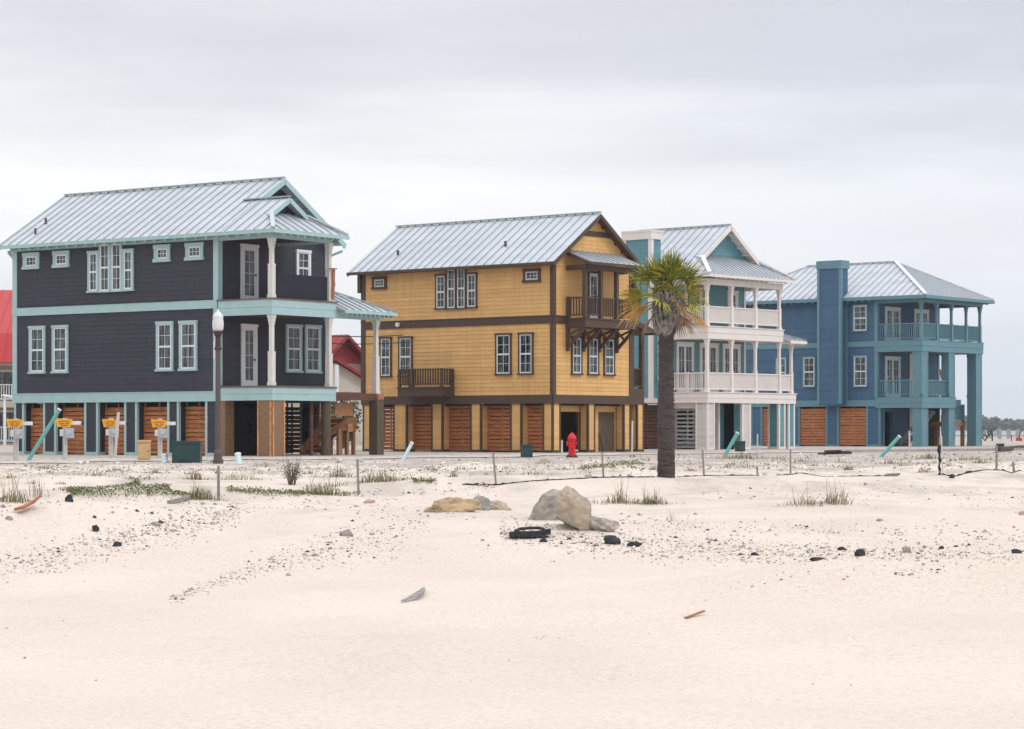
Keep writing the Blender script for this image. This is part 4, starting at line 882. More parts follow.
def far_house():
    r = empty('distant_house', (36.6, 205, 0), R(40)); tag(r, 'small distant cream house with a terracotta roof, seen through the porch of the blue house', 'house')
    body(r, -6, 0, 0, 9, 0, 5.6, M['cream']); rf = MB(); roof_plane(rf, [(-6.5, -.5, 5.4), (-3, -.5, 7.6), (-3, 9.5, 7.6), (-6.5, 9.5, 5.4)]); roof_plane(rf, [(.5, -.5, 5.4), (-3, -.5, 7.6), (-3, 9.5, 7.6), (.5, 9.5, 5.4)])
    m = mat('terracotta', (.42, .12, .06)); rf.build('roof', [m, m], r); g = MB(); gable(g, 'S', 0, -3, 0, 5.6, .62, 7.45); g.build('gable', M['cream'], r)
    window(r, 'S', 0, -2, -1, 3, 4.6, M['white']); window(r, 'S', 0, -4.6, -3.6, 3, 4.6, M['white']); window(r, 'L', -6, 3, 4, 3, 4.6, M['white']); door(r, 'S', 0, -3.4, -2.4, 0, 2.1, M['white'], M['white'])
far_house()

def shrub(name, label, loc, w_, h_, n, m, cat='shrub', seed=1, group=None):
    rr = random.Random(seed); r = empty(name, loc); tag(r, label, cat, group)
    st = MB()
    for k in range(7):
        a = rr.uniform(0, 6.28); st.tube([(0, 0, 0), (math.cos(a)*w_*.15, math.sin(a)*w_*.15, h_*.4), (math.cos(a)*w_*.35, math.sin(a)*w_*.35, h_*.75)], [.03*h_, .02*h_, .008*h_], 5)
    st.build('stem', M['pile'], r)
    lf = MB()
    for k in range(n):
        while True:
            p = Vector((rr.uniform(-1, 1), rr.uniform(-1, 1), rr.uniform(-.9, 1)))
            if .2 < p.length < 1 and noise.noise(p*2.2+Vector((seed, 0, 0))) > -.12: break
        c = Vector((p.x*w_/2, p.y*w_/2, h_*.55+p.z*h_*.45)); s = rr.uniform(.05, .1)*max(w_, h_)*.8
        d = Vector((rr.uniform(-1, 1), rr.uniform(-1, 1), rr.uniform(-.2, 1))).normalized(); e_ = d.cross(Vector((rr.uniform(-1, 1), rr.uniform(-1, 1), .3))).normalized()
        lf.add([c, c+d*s*.5+e_*s*.3, c+d*s, c+d*s*.5-e_*s*.3], [(0, 1, 2, 3)], rr.choice((0, 0, 1)))
    lf.build('foliage', m, r); return r
G1 = mat('leaf_dark', (.035, .060, .022), .7, var=.3); G2 = mat('leaf_mid', (.075, .105, .035), .7, var=.3)
shrub('garden_shrub', 'leafy dark green tree in the gap between the navy and the ochre house', (-8.6, 122, 0), 1.9, 2.9, 900, [G1, G2], 'tree', 4)
shrub('garden_shrub', 'small dark round bush on the open sand right of the blue house', on(985, 441)+Vector((0, 0, 0)), 2.4, 1.3, 300, [G1, G1], 'shrub', 9)

# ------------------------------------------------------------------ palm
def palm():
    b = on(666, 477); k = 50.0/F
    H = (477-285)*k; r = empty('palm_tree', b); r.scale = (b.y/50.0,)*3; tag(r, 'cabbage palm with a rough straight trunk and green and orange fronds, rooted in the sand', 'palm tree')
    rr = random.Random(11)
    tr = MB(); n = 28; zb = (477-336)*k
    pts = [(.004*math.sin(i*.35), 0, -.2+(zb+.35+.2)*i/n) for i in range(n+1)]
    rad = [.188-.028*min(1, i/18)+.022*(1 if i < 2 else 0)+.007*math.sin(i*2.7) for i in range(n+1)]
    tr.tube(pts, rad, 20)
    # ring scars
    for i in range(90):
        z = zb*i/90; a0 = rr.uniform(0, 6.28); R0 = .163+.026*max(0, 1-z/2)
        tr.tube([(math.cos(a0+t*.25)*R0+.0, math.sin(a0+t*.25)*R0, z+.012*math.sin(t)) for t in range(7)], [.004, .012, .014, .015, .012, .010, .004], 4)
    bark = mat('palm_bark', (.070, .058, .053), .95, var=.45, scale=9, stretch=(1, 1, 4), bump=.8, bscale=26)
    tr.build('trunk', bark, r, smooth=False)
    core = MB(); core.tube([(0, 0, zb+.1), (0, 0, zb+.35), (0, 0, zb+.8), (0, 0, H-.05), (0, 0, H+.22)], [.14, .16, .17, .14, .05], 14); core.build('heart', mat('palm_fibre', (.06, .045, .03), .95, var=.4, scale=12), r)
    boot = mat('palm_boot', (.25, .225, .21), .9, var=.5, scale=9, dirt=(.035, .03, .028)); bt = MB(); bt2 = MB()
    nb = 170
    for i in range(nb):
        t = i/nb; a = i*2.399963; z = zb-.02+t*(H-zb-.36); R0 = .145+.038*math.sin(min(1, t*1.25+.1)*3.1); ln = rr.uniform(.24, .36)
        d = Vector((math.cos(a), math.sin(a), 0)); s_ = Vector((-d.y, d.x, 0)); side = 1 if i % 2 else -1
        p0 = d*R0*.8+Vector((0, 0, z-.06)); p1 = d*(R0+.055)+Vector((0, 0, z+ln*.45))+s_*side*.09; p2 = d*(R0+.085)+Vector((0, 0, z+ln))+s_*side*.14
        q = bt
        for w0, w1, u, v in ((.045, .032, p0, p1), (.032, .018, p1, p2)):
            q.add([u-s_*w0, u+s_*w0, v+s_*w1, v-s_*w1, u-s_*w0-d*.03, u+s_*w0-d*.03, v+s_*w1-d*.02, v-s_*w1-d*.02], [(0,1,2,3),(7,6,5,4),(1,0,4,5),(2,1,5,6),(3,2,6,7),(0,3,7,4)])
    bt.build('leaf_bases', boot, r)
    fg = [mat('frond_green', (.15, .175, .022), .5, var=.4, scale=3), mat('frond_tip_yellow', (.46, .40, .05), .6, var=.3, scale=3)]
    fy = [mat('frond_olive', (.24, .25, .03), .55, var=.35, scale=3), mat('frond_tip_orange', (.55, .27, .05), .7, var=.35, scale=3)]
    fo = [mat('frond_orange', (.46, .25, .05), .7, var=.4, scale=3), mat('frond_tip_tan', (.40, .25, .13), .8, var=.35, scale=3)]
    fb = [mat('frond_tan', (.30, .17, .09), .85, var=.4, scale=3), mat('frond_grey_tip', (.24, .15, .10), .9, var=.3, scale=3)]
    pm = mat('petiole', (.16, .16, .05), .6, var=.3)
    N = 38
    for i in range(N):
        t = i/(N-1)                               # 0 youngest, upright; 1 oldest, hanging
        a = i*2.399963+rr.uniform(-.25, .25); el = R(84-116*t+rr.uniform(-11, 11))
        if t > .86 and math.sin(a) < -.75: a += .9
        d = Vector((math.cos(a)*math.cos(el), math.sin(a)*math.cos(el), math.sin(el)))
        pl = rr.uniform(.34, .50)*(.75 if t < .2 else 1.0); base = Vector((math.cos(a)*.12, math.sin(a)*.12, H-.08-.34*t))
        hub = base+d*pl-Vector((0, 0, .05*t)); rot = Vector((-math.sin(a), math.cos(a), 0)); up = rot.cross(d).normalized()
        if up.z < 0: up = -up
        pt = MB(); pt.tube([base, base+d*pl*.5+Vector((0, 0, .03)), hub], [.020, .015, .012], 6)
        mats = fg if t < .50 else (fy if t < .72 else (fo if t < .93 else fb))
        if t > .4 and rr.random() < .38: mats = fg if t < .8 else fy
        fr = MB(); nl = 24; Rl = rr.uniform(.46, .60); tw = rr.uniform(-.9, .9)
        sd_ = (rot*math.cos(tw)+up*math.sin(tw)).normalized(); nrm = d.cross(sd_).normalized()
        for j in range(nl):
            u = -1+2*(j+.5)/nl; an = u*R(82)+rr.uniform(-.05, .05); L_ = Rl*(1-.22*abs(u)**2)*rr.uniform(.80, 1.10)
            ld = (d*math.cos(an)+sd_*math.sin(an)).normalized(); wv = ld.cross(nrm).normalized()
            ld = (ld+nrm*rr.uniform(-.12, .12)-Vector((0, 0, .04+.14*t))).normalized(); w0 = rr.uniform(.012, .018)
            droop = (.05+.5*t**1.5+.10*abs(u))*rr.uniform(.6, 1.4)
            c0 = hub; c1 = hub+ld*L_*.42; c2 = hub+ld*L_*.74-Vector((0, 0, droop*L_*.16)); c3 = hub+ld*L_*.99-Vector((0, 0, droop*L_*.50))
            f_ = nrm*.010; tipy = rr.random() < (.30+.45*t)
            fr.add([c0-wv*.004, c0+wv*.004, c1+wv*w0, c1-wv*w0, c1+f_, c0+f_*.3], [(0, 5, 4, 3), (5, 1, 2, 4)], 0)
            fr.add([c1-wv*w0, c1+f_, c1+wv*w0, c2+wv*w0*.7, c2+f_*.6, c2-wv*w0*.7], [(0, 1, 4, 5), (1, 2, 3, 4)], 1 if tipy and rr.random() < .5 else 0)
            fr.add([c2-wv*w0*.7, c2+wv*w0*.7, c3], [(0, 1, 2)], 1 if tipy else 0)
        fo_ = fr.build('frond', mats, r); po = pt.build('petiole', pm, fo_)
palm()

# ------------------------------------------------------------------ lamp post and hydrant
def lamp():
    b = on(218, 463.5); k = b.y/F; r = empty('street_lamp', b); tag(r, 'tall bronze lamp post with a frosted acorn globe in front of the navy house', 'street lamp')
    H = (463.5-309)*k; zg = (463.5-333)*k
    p = MB(); p.tube([(0, 0, -.1), (0, 0, .12), (0, 0, .14), (0, 0, .32), (0, 0, .40), (0, 0, .42), (0, 0, zg-.55), (0, 0, zg-.5)], [.16, .16, .13, .12, .095, .085, .072, .072], 18); p.build('pole', M['lamppole'], r, smooth=False)
    c = MB(); c.tube([(0, 0, zg-.5), (0, 0, zg-.46), (0, 0, zg-.40), (0, 0, zg-.12), (0, 0, zg-.06), (0, 0, zg+.03), (0, 0, zg+.06)], [.10, .115, .08, .075, .11, .145, .13], 18); c.build('collar', M['rust'], r)
    g = MB(); h = H-zg-.06; prof_ = [(0, .12), (.08, .16), (.25, .168), (.42, .168), (.55, .15), (.62, .16), (.70, .15), (.84, .085), (.90, .03), (.95, .028), (1, .008)]
    g.tube([(0, 0, zg+.06+a*h) for a, _ in prof_], [q for _, q in prof_], 22); g.build('globe', M['globe'], r, smooth=True)
    a = MB(); a.box(-.13, -.08, -.03, .03, zg-.75, zg-.25); a.build('bracket', M['globe'], r)
lamp()
def hydrant():
    b = on(572, 457.5); k = b.y/F; r = empty('fire_hydrant', b); tag(r, 'bright red fire hydrant in front of the open bay of the ochre house', 'fire hydrant'); s = 25.5*k/.80
    m = MB(); m.tube([(0, 0, .08), (0, 0, .11), (0, 0, .115), (0, 0, .52), (0, 0, .525), (0, 0, .56), (0, 0, .57)], [v*s for v in (.17, .17, .125, .125, .16, .16, .13)], 18)
    m.v = [(x*.85, y*.85, z*s) for x, y, z in m.v]; m.build('barrel', M['red'], r)
    m = MB(); m.tube([(0, 0, z*s) for z in (.57, .62, .68, .73, .76, .765, .80)], [v*s for v in (.145, .14, .11, .065, .05, .03, .028)], 16); m.build('bonnet', M['red'], r)
    m = MB(); m.tube([(-.10*s, 0, .43*s), (-.15*s, 0, .43*s), (-.155*s, 0, .43*s), (-.18*s, 0, .43*s)], [.06*s, .06*s, .075*s, .07*s], 12); m.build('outlet', M['red'], r)
    m = MB(); m.tube([(.10*s, 0, .43*s), (.13*s, 0, .43*s), (.135*s, 0, .43*s), (.155*s, 0, .43*s)], [.055*s, .055*s, .07*s, .065*s], 12); m.build('outlet', M['red'], r)
    m = MB(); m.tube([(0, -.10*s, .38*s), (0, -.19*s, .38*s), (0, -.195*s, .38*s), (0, -.22*s, .38*s)], [.08*s, .08*s, .095*s, .09*s], 14); m.build('outlet', M['red'], r)
    m = MB(); m.tube([(0, 0, -.05), (0, 0, .03), (0, 0, .10*s)], [.2*s, .19*s, .13*s], 16); m.build('base_flange', M['rust'], r)
hydrant()

# ------------------------------------------------------------------ lot signs, meter posts, boxes, pipes
def meter_post(px, row, top, label, lean=0.0, seed=0, knob=False):
    b = on(px, row); k = b.y/F; H = (row-top)*k; rr = random.Random(seed)
    r = empty('meter_post', b, R(rr.uniform(-6, 6))); r.rotation_euler[1] = lean; tag(r, label, 'meter post', 'meter posts with amber signs')
    p = MB(); p.box(-.07, .07, -.07, .07, -.2, H); p.build('post', M['postw'], r)
    c = MB(); zc = H-5.2*k; c.box(-.13, .52, .072, .13, zc-.05, zc+.07); c.build('crossbar', M['white'], r)
    s = MB(); z0 = H-9.5*k; w = .30
    s.slab([(-w*.72-.02, -.10, z0+.02), (w*.62, -.10, z0+.01), (w*.85, -.10, z0+.27), (-w, -.10, z0+.30)], (0, .02, 0)); so_ = s.build('sign_panel', M['sign'], r)
    i = MB(); 
    for zz, a0, a1 in ((.20, -.20, .16), (.13, -.17, -.02), (.13, .02, .15), (.07, -.14, .10)): i.box(a0, a1, -.106, -.1025, z0+zz-.014, z0+zz+.014)
    i.build('worn_lettering', M['signink'], so_)
    m = MB(); m.box(-.05, .30, -.095, -.075, z0-.35, z0-.02) ; m.box(.02, .28, -.2, -.096, z0-.33, z0-.03); m.tube([(.15, -.2, z0-.15), (.15, -.25, z0-.15)], .08, 12); mo = m.build('meter_box', M['box'], r)
    d = MB(); d.tube([(.15, -.25, z0-.15), (.15, -.256, z0-.15)], .055, 12); d.tube([(.0, -.1, z0-.3), (.0, -.1, 0)], .018, 6); d.build('conduit', M['postw'], mo)
    m2 = MB(); m2.box(-.16, -.03, -.11, -.075, z0-.28, z0-.06); m2.build('notice', M['pinkcream'], r)
    if knob: q = MB(); q.tube([(.52, .1, zc+.01), (.60, .1, zc+.01)], .07, 10); q.build('knob', M['rust'], r)
meter_post(16, 460, 418.5, 'white meter post with amber sign before the leftmost pier of the navy house', seed=1)
meter_post(65, 460, 418, 'white meter post with amber sign and black knob right of the long aqua pipe', seed=2, knob=True)
meter_post(111, 457.5, 418, 'white meter post with an amber sign, paired with a leaning white stake', seed=3, knob=True)
meter_post(160, 458, 418.5, 'white meter post with amber sign between the tan and the wide green cabinet', seed=4)
def stake(name, label, cat, px, row, px2, row2, wpx, m, group=None, dy=0, sink=.15):
    b = on(px, row); k = b.y/F; d = Vector(((px2-px)*k, dy, (row-row2)*k)); o = MB()
    w_ = wpx*k; o.beam(-d*sink, d, w_, w_); q = o.build(name, m); q.location = b; tag(q, label, cat, group); return q
def pipe(label, px, row, px2, row2, wpx, m, dy=.1, cat='pipe', cap=True):
    b = on(px, row); k = b.y/F; d = Vector(((px2-px)*k, dy, (row-row2)*k)); r = empty('sewer_pipe', b); tag(r, label, cat, 'pipe stubs sticking out of the sand')
    o = MB(); o.tube([-d*.1, d], wpx*k/2, 14); o.build('pipe', m, r); c = MB(); c.tube([d*1.0, d*1.0+d.normalized()*.05], wpx*k/2*1.12, 14); c.build('cap', M['white'], r)
pipe('long aqua pipe leaning steeply in front of the navy house piers', 28, 461, 58.5, 410, 3.9, M['aqua_pipe'])
pipe('short pale grey-green pipe leaning between the navy and the ochre house', 402, 462, 411.5, 443.5, 3.5, M['ltpipe'])
pipe('leaning aqua pipe in front of the cream piers of the teal house', 725.5, 454.5, 737.5, 433.5, 3.8, M['aqua_pipe'])
pipe('leaning aqua pipe in front of the blue house', 880.5, 457, 899.5, 437, 3.6, M['aqua_pipe'])
pipe('short upright pale pipe stub in front of the open bay of the navy house', 239, 464, 237.5, 455, 6.0, M['ltpipe'])
pipe('low pale blue pipe stub at the foot of the fourth meter post', 165, 463, 164, 456.5, 6, M['ltpipe'])
stake('leaning_stake', 'tall white stake leaning beside the third meter post', 'stake', 115, 458, 118.5, 412, 2.6, M['postw'])
def cabinet(name, label, px, row, wpx, hpx, m, lid, seed=0, rz=8):
    b = on(px, row); k = b.y/F; w_ = wpx*k/2; h = hpx*k; r = empty(name, b, R(rz)); tag(r, label, 'utility cabinet')
    o = MB(); o.box(-w_, w_, 0, w_*1.6, -.15, h-.07); o.build('housing', m, r)
    l = MB(); l.box(-w_-.015, w_+.015, -.025, w_*1.6+.02, h-.068, h); l.build('lid', lid, r)
    s = MB(); s.box(-w_*.9, w_*.9, -.012, -.001, .08, h*.8); do = s.build('door', m, r); q = MB(); q.box(w_*.6, w_*.7, -.035, -.013, h*.42, h*.52); q.build('latch', M['rust'], do)
cabinet('utility_cabinet', 'tan utility cabinet left of the fourth meter post', 144, 461, 13, 21, M['ply'], M['ply'])
cabinet('utility_cabinet', 'wide dark green utility cabinet in front of the navy house, left of the lamp post', 186, 463, 28, 22, M['green'], M['green'], rz=2)
cabinet('utility_cabinet', 'small dark green box in front of the ochre house, left of the hydrant', 528, 457.5, 10, 13, M['green'], M['green'], rz=20)
cabinet('utility_cabinet', 'dark green box behind the leaning aqua pipe at the teal house', 742, 452, 8, 11, M['green'], M['green'], rz=30)
cabinet('utility_cabinet', 'small dark green box on the kerb at the far right', 1001, 450, 6.5, 6.5, M['green'], M['green'], rz=5)
def lumber_pile():
    b = on(835, 455); k = b.y/F; r = MB()
    for i, (a, z, l) in enumerate(((0, .05, 1.3), (.25, .10, 1.0), (-.2, .15, .6))): r.beam((-l/2+a*.5, a, z), (l/2+a*.5, a*.4, z+.02), .25, .06)
    o = r.build('scrap_heap', M['rust']); o.location = b; tag(o, 'low heap of dark scrap boards on the sand before the blue house', 'scrap')
lumber_pile()
stake('survey_stake', 'thin white survey stake just left of the red hydrant', 'stake', 562, 458, 562, 440, 1.8, M['postw'], 'white survey stakes')
stake('survey_stake', 'tall thin white survey stake left of the palm, before the teal house', 'stake', 632, 458.5, 632.5, 421, 1.7, M['postw'], 'white survey stakes')
stake('survey_stake', 'white survey stake in front of the open bay of the teal house', 'stake', 757.5, 454, 757.5, 434, 1.3, M['postw'], 'white survey stakes')
stake('survey_stake', 'white survey stake between the leaning pipe and the corner column of the blue house', 'stake', 909.5, 452.5, 909.5, 431, 1.6, M['postw'], 'white survey stakes')
stake('survey_stake', 'thin white stake beside the black-wrapped post, before the blue house', 'stake', 942.5, 472, 941.5, 436, 1.1, M['postw'], 'white survey stakes')
stake('iron_rod', 'dark leaning rod right of the hydrant, against the ochre house', 'rod', 603, 452, 598.5, 432, .9, M['rust'])

# ------------------------------------------------------------------ fallen silt fence
FS = [(218.5, 497, 218.5, 466, 2.6, 'grey wooden fence stake directly before the lamp post'), (358.5, 495, 357.5, 459, 2.3, 'grey fence stake rising from the dry grass before the navy house stairs'),
      (496, 485, 493, 452, 2.0, 'grey fence stake before the middle of the ochre house'), (603.5, 477, 602, 452, 1.8, 'grey fence stake just left of the palm'),
      (704, 476, 702.5, 450, 1.8, 'grey fence stake just right of the palm'), (757.5, 476, 757, 466.5, 1.8, 'very short fence stake between the palm and the grassy mound'),
      (790.5, 475, 790.5, 449, 1.6, 'grey fence stake before the gap between the teal and the blue house'), (996.5, 470.5, 996.5, 445, 2.0, 'grey fence stake near the right edge, left of the shortest far-right one'),
      (1014, 472.5, 1013, 461.5, 2.0, 'short leaning fence stake, rightmost of all')]
for a in FS: stake('fence_stake', a[5], 'stake', a[0], a[1], a[2], a[3], a[4], M['gal'], 'stakes of the fallen silt fence')
def wrapped():
    b = on(939.5, 475); k = b.y/F; r = empty('fence_stake', b); tag(r, 'fence stake wrapped in black fabric before the blue house', 'stake', 'stakes of the fallen silt fence')
    o = MB(); o.beam((0, 0, -.1), (.3*k, 0, 38*k), 1.3*k, 1.3*k); o.build('stake', M['gal'], r)
    rr = random.Random(5); p = [(rr.uniform(-.6, .6)*k, rr.uniform(-.5, .5)*k, z*k) for z in range(0, 33, 3)]; o = MB(); o.tube(p, [rr.uniform(.8, 2.0)*k for _ in p], 7); o.build('fabric_wrap', M['rubber'], r)
wrapped()
def fabric(label, pts, seed, h=.05):
    rr = random.Random(seed); ln = []
    for (a, b), (c, d) in zip(pts, pts[1:]):
        n = max(3, int(abs(c-a)/2.2))
        for i in range(n): ln.append((a+(c-a)*i/n, b+(d-b)*i/n))
    mb = MB(); prev = None
    for i, (px, row) in enumerate(ln):
        p = on(px, row); hh = h*(.35+1.3*abs(noise.noise(Vector((px*.11, seed, 0)))))*rr.uniform(.7, 1.3)
        if noise.noise(Vector((px*.045, seed*3.1, 2))) < -.34: hh = -.02
        y = .03+.05*abs(noise.noise(Vector((px*.2, 3, seed))))
        cur = [p+Vector((0, -y, -.01)), p+Vector((0, -y*.4, hh)), p+Vector((0, y*.5, hh*.7)), p+Vector((0, y, -.015))]
        mb.v += [tuple(v) for v in cur]
        if i:
            k = i*4
            for j in range(3): mb.f.append((k-4+j, k-3+j, k+1+j, k+j)); mb.mi.append(0)
    o = mb.build('silt_fabric', M['rubber']); tag(o, label, 'fabric', 'black silt fence fabric lying on the sand')
fabric('black fabric strip along the sand left of the palm', [(462, 484.5), (496, 485), (530, 481), (602, 477.5), (657, 477)], 1, .032)
fabric('black fabric strip along the sand from the palm to the grassy mound', [(677, 477), (704, 476), (790, 475), (800, 473), (822, 476.5), (900, 476)], 2, .03)
fabric('black fabric bunched along the sand at the right edge', [(942, 474.5), (953, 477), (966, 473.5), (985, 470), (1003, 470.5), (1012, 473.5), (1018, 471), (1034, 470)], 3, .05)

# ------------------------------------------------------------------ wires and far poles
def wires():
    p0 = Vector((-8.2, 99.5, 4.9)); a = Vector((-11.5, 118, 5.0))
    for nm, lab, q0, q1, th in (('overhead_wire', 'upper black wire crossing the gap between the navy and the ochre house', (-8.9, 99.0, 4.95), (-4.4, 97.0, 4.80), .022), ('overhead_wire', 'lower black wire ending on the ochre house wall beside its windows', (-8.9, 99.1, 4.62), (-4.05, 97.0, 4.52), .022)):
        q0 = Vector(q0); q1 = Vector(q1); m = MB(); m.tube([q0+(q1-q0)*t/10-Vector((0, 0, .10*(1-(t/5-1)**2))) for t in range(11)], th, 6); o = m.build(nm, M['rust']); tag(o, lab, 'wire', 'wires between the houses')
wires()
def rail_fence():
    y = 235; picket_fence('rail_fence', 'long pale picket fence on the flat beyond the blue house, at the right edge', 43, 66, y, 1.0, mat('grey_fence', (.34, .35, .35), .9), gap=.9)
rail_fence()
def red_rack():
    b = on(1022, 441); r = empty('playground_arch', b); tag(r, 'red and grey curved tube frame at the extreme right edge', 'frame'); k = b.y/F
    m = MB(); m.tube([(-2.5*k, 0, 0), (-2.5*k, 0, 6*k), (-1.5*k, 0, 9*k), (.5*k, 0, 11*k), (4*k, 0, 12*k)], .06, 8); m.build('arch', M['redroof2'], r)
    m = MB(); m.tube([(6*k, 0, 0), (6*k, 0, 8*k), (5*k, 0, 11*k), (4*k, 0, 12*k)], .08, 8); m.build('arch', M['red'], r)
    m = MB(); m.box(-6*k, 0, -.1, .1, 0, .25); m.build('foot', M['red'], r)
red_rack()
stake('marker_post', 'small red marker post on the flat at the far right', 'post', 1011.5, 441, 1011.5, 434.5, 1.1, M['red'])
stake('marker_post', 'dark short post on the flat right of the blue house', 'post', 992.3, 441, 992.3, 432.5, 1.3, M['pile'])
def beam_log():
    a = on(1022, 449.3); b = on(998, 452.2); m = MB(); m.beam(b+Vector((0, 0, .12)), a+Vector((0, 0, .12)), .25, .16); o = m.build('curb_timber', M['rust']); tag(o, 'dark timber lying along the kerb at the right edge', 'timber')
beam_log()
# ------------------------------------------------------------------ rocks, rubble and debris
def rock_mesh(mb, c, s, seed, cuts=9, sub=3, rough=.06, mi=0, M_=None):
    import bmesh
    rr = random.Random(seed); bm = bmesh.new(); bmesh.ops.create_icosphere(bm, subdivisions=sub, radius=1)
    pl = [(Vector((rr.gauss(0, 1), rr.gauss(0, 1), rr.gauss(0, 1))).normalized(), rr.uniform(.55, .85)) for _ in range(cuts)]
    bm.verts.ensure_lookup_table(); vs = []
    for v in bm.verts:
        p = v.co.copy()
        for n, d in pl:
            q = p.dot(n)
            if q > d: p -= n*(q-d)
        p *= 1+rough*noise.noise(p*3+Vector((seed, 0, 0)))+rough*.5*noise.noise(p*9+Vector((0, seed, 0)))
        vs.append(Vector((p.x*s[0], p.y*s[1], p.z*s[2])))
    if M_ is not None: vs = [M_ @ v for v in vs]
    vs = [v+Vector(c) for v in vs]; fs = [tuple(v.index for v in f.verts) for f in bm.faces]; bm.free(); mb.add(vs, fs, mi)
LIME = mat('limestone', (.40, .36, .31), .95, var=.25, scale=7, bump=1.0, bscale=16, dirt=(.20, .18, .165))
TAN = mat('sandstone', (.44, .36, .265), .95, var=.2, scale=5, bump=.9, bscale=14, dirt=(.30, .25, .20))
ASPH = mat('asphalt_lump', (.045, .045, .05), .95, var=.6, scale=16, bump=1.0, bscale=28)
GREYR = mat('grey_stone', (.30, .28, .265), .95, var=.4, scale=12, bump=.6, bscale=24)
PINKR = mat('pink_stone', (.45, .29, .22), .95, var=.3, scale=10)
def rock(name, label, cat, px0, px1, top, bot, m, seed, cuts=9, sub=4, depth=.8, tilt=0, sink=.25, group=None, rough=.07):
    b = on((px0+px1)/2, bot-1); k = b.y/F; w_ = (px1-px0)*k/2; h = (bot-top)*k
    mb = MB(); hz = h/(2-2*sink)*1.12
    rock_mesh(mb, (0, 0, hz*(1-2*sink)), (w_*1.18, w_*depth*1.1, hz*1.12), seed, cuts, sub, rough, M_=Matrix.Rotation(tilt, 3, 'Y'))
    o = mb.build(name, m); o.location = b; tag(o, label, cat, group); return o
def hull_rock(label, outline, row, d0, d1, seed, back=.75, cat='boulder', front=TAN, rest=LIME, yoff=0):
    import bmesh
    cx = sum(p[0] for p in outline)/len(outline); b = on(cx, row); k = b.y/F; bm = bmesh.new(); rr = random.Random(seed)
    for px, pr in outline:
        bm.verts.new(((px-cx)*k, d0*rr.uniform(.8, 1.15)+yoff, (row-pr)*k)); bm.verts.new(((px-cx)*k*back, d1*rr.uniform(.8, 1.1)+yoff, (row-pr)*k*(back+.12)-.02))
    r = bmesh.ops.convex_hull(bm, input=bm.verts); bmesh.ops.delete(bm, geom=[v for v in bm.verts if not v.link_faces], context='VERTS')
    bmesh.ops.triangulate(bm, faces=bm.faces)
    for _ in range(2): bmesh.ops.subdivide_edges(bm, edges=bm.edges, cuts=1, use_grid_fill=True)
    bmesh.ops.smooth_vert(bm, verts=bm.verts, factor=.06, use_axis_x=True, use_axis_y=True, use_axis_z=True)
    bmesh.ops.subdivide_edges(bm, edges=bm.edges, cuts=2, use_grid_fill=True)
    bmesh.ops.smooth_vert(bm, verts=bm.verts, factor=.06, use_axis_x=True, use_axis_y=True, use_axis_z=True)
    for v in bm.verts:
        p = v.co.copy(); v.co = p+Vector((noise.noise(p*5+Vector((seed, 0, 0))), noise.noise(p*5+Vector((0, seed, 0))), noise.noise(p*5+Vector((0, 0, seed)))))*.03+Vector((noise.noise(p*16), noise.noise(p*16+Vector((7, 0, 0))), noise.noise(p*16+Vector((0, 9, 0)))))*.018
    bm.normal_update(); me = bpy.data.meshes.new('boulder'); 
    for f in bm.faces: f.material_index = 0 if f.normal.y < -.55 and f.normal.z < .55 and f.normal.x < .6 else 1
    bm.to_mesh(me); bm.free(); me.materials.append(front); me.materials.append(rest); o = bpy.data.objects.new('boulder', me); COL.objects.link(o); o.location = b; tag(o, label, cat, None)
hull_rock('grey weathered limestone boulder, the left one of the leaning pair on the sand', [(528, 522), (533, 508), (543, 495), (552, 489), (560, 490), (566, 496), (569, 522)], 520, -.25, .38, 3, front=LIME, yoff=.22)
hull_rock('tallest boulder of the leaning pair, tan faced with a grey flank', [(555, 516), (556, 500), (561, 490), (566, 485.5), (573, 487.5), (584, 496), (590.5, 504), (590, 528), (582, 530)], 526, -.28, .42, 7)
rock('boulder', 'low rounded grey boulder half buried at the right foot of the leaning pair', 'boulder', 584, 618, 518, 531, LIME, 8, cuts=9, depth=.6, sink=.36, rough=.2)
rock('boulder', 'long flat tan boulder lying half buried left of the leaning pair', 'boulder', 428, 476, 498.5, 512, mat('ochre_sandstone', (.46, .33, .20), .95, var=.25, scale=5, bump=.9, bscale=14, dirt=(.32, .24, .16)), 14, cuts=9, depth=.5, tilt=-.14, sink=.40, rough=.25)
rock('boulder', 'small grey rock at the right end of the long flat tan boulder', 'boulder', 470, 491, 499, 511, GREYR, 17, cuts=8, depth=.5, sink=.35, rough=.2)
rock('boulder', 'buried tan slab trailing into the sand right of the small grey rock', 'boulder', 486, 509, 502.5, 511, TAN, 19, cuts=8, depth=.5, sink=.42, rough=.2)
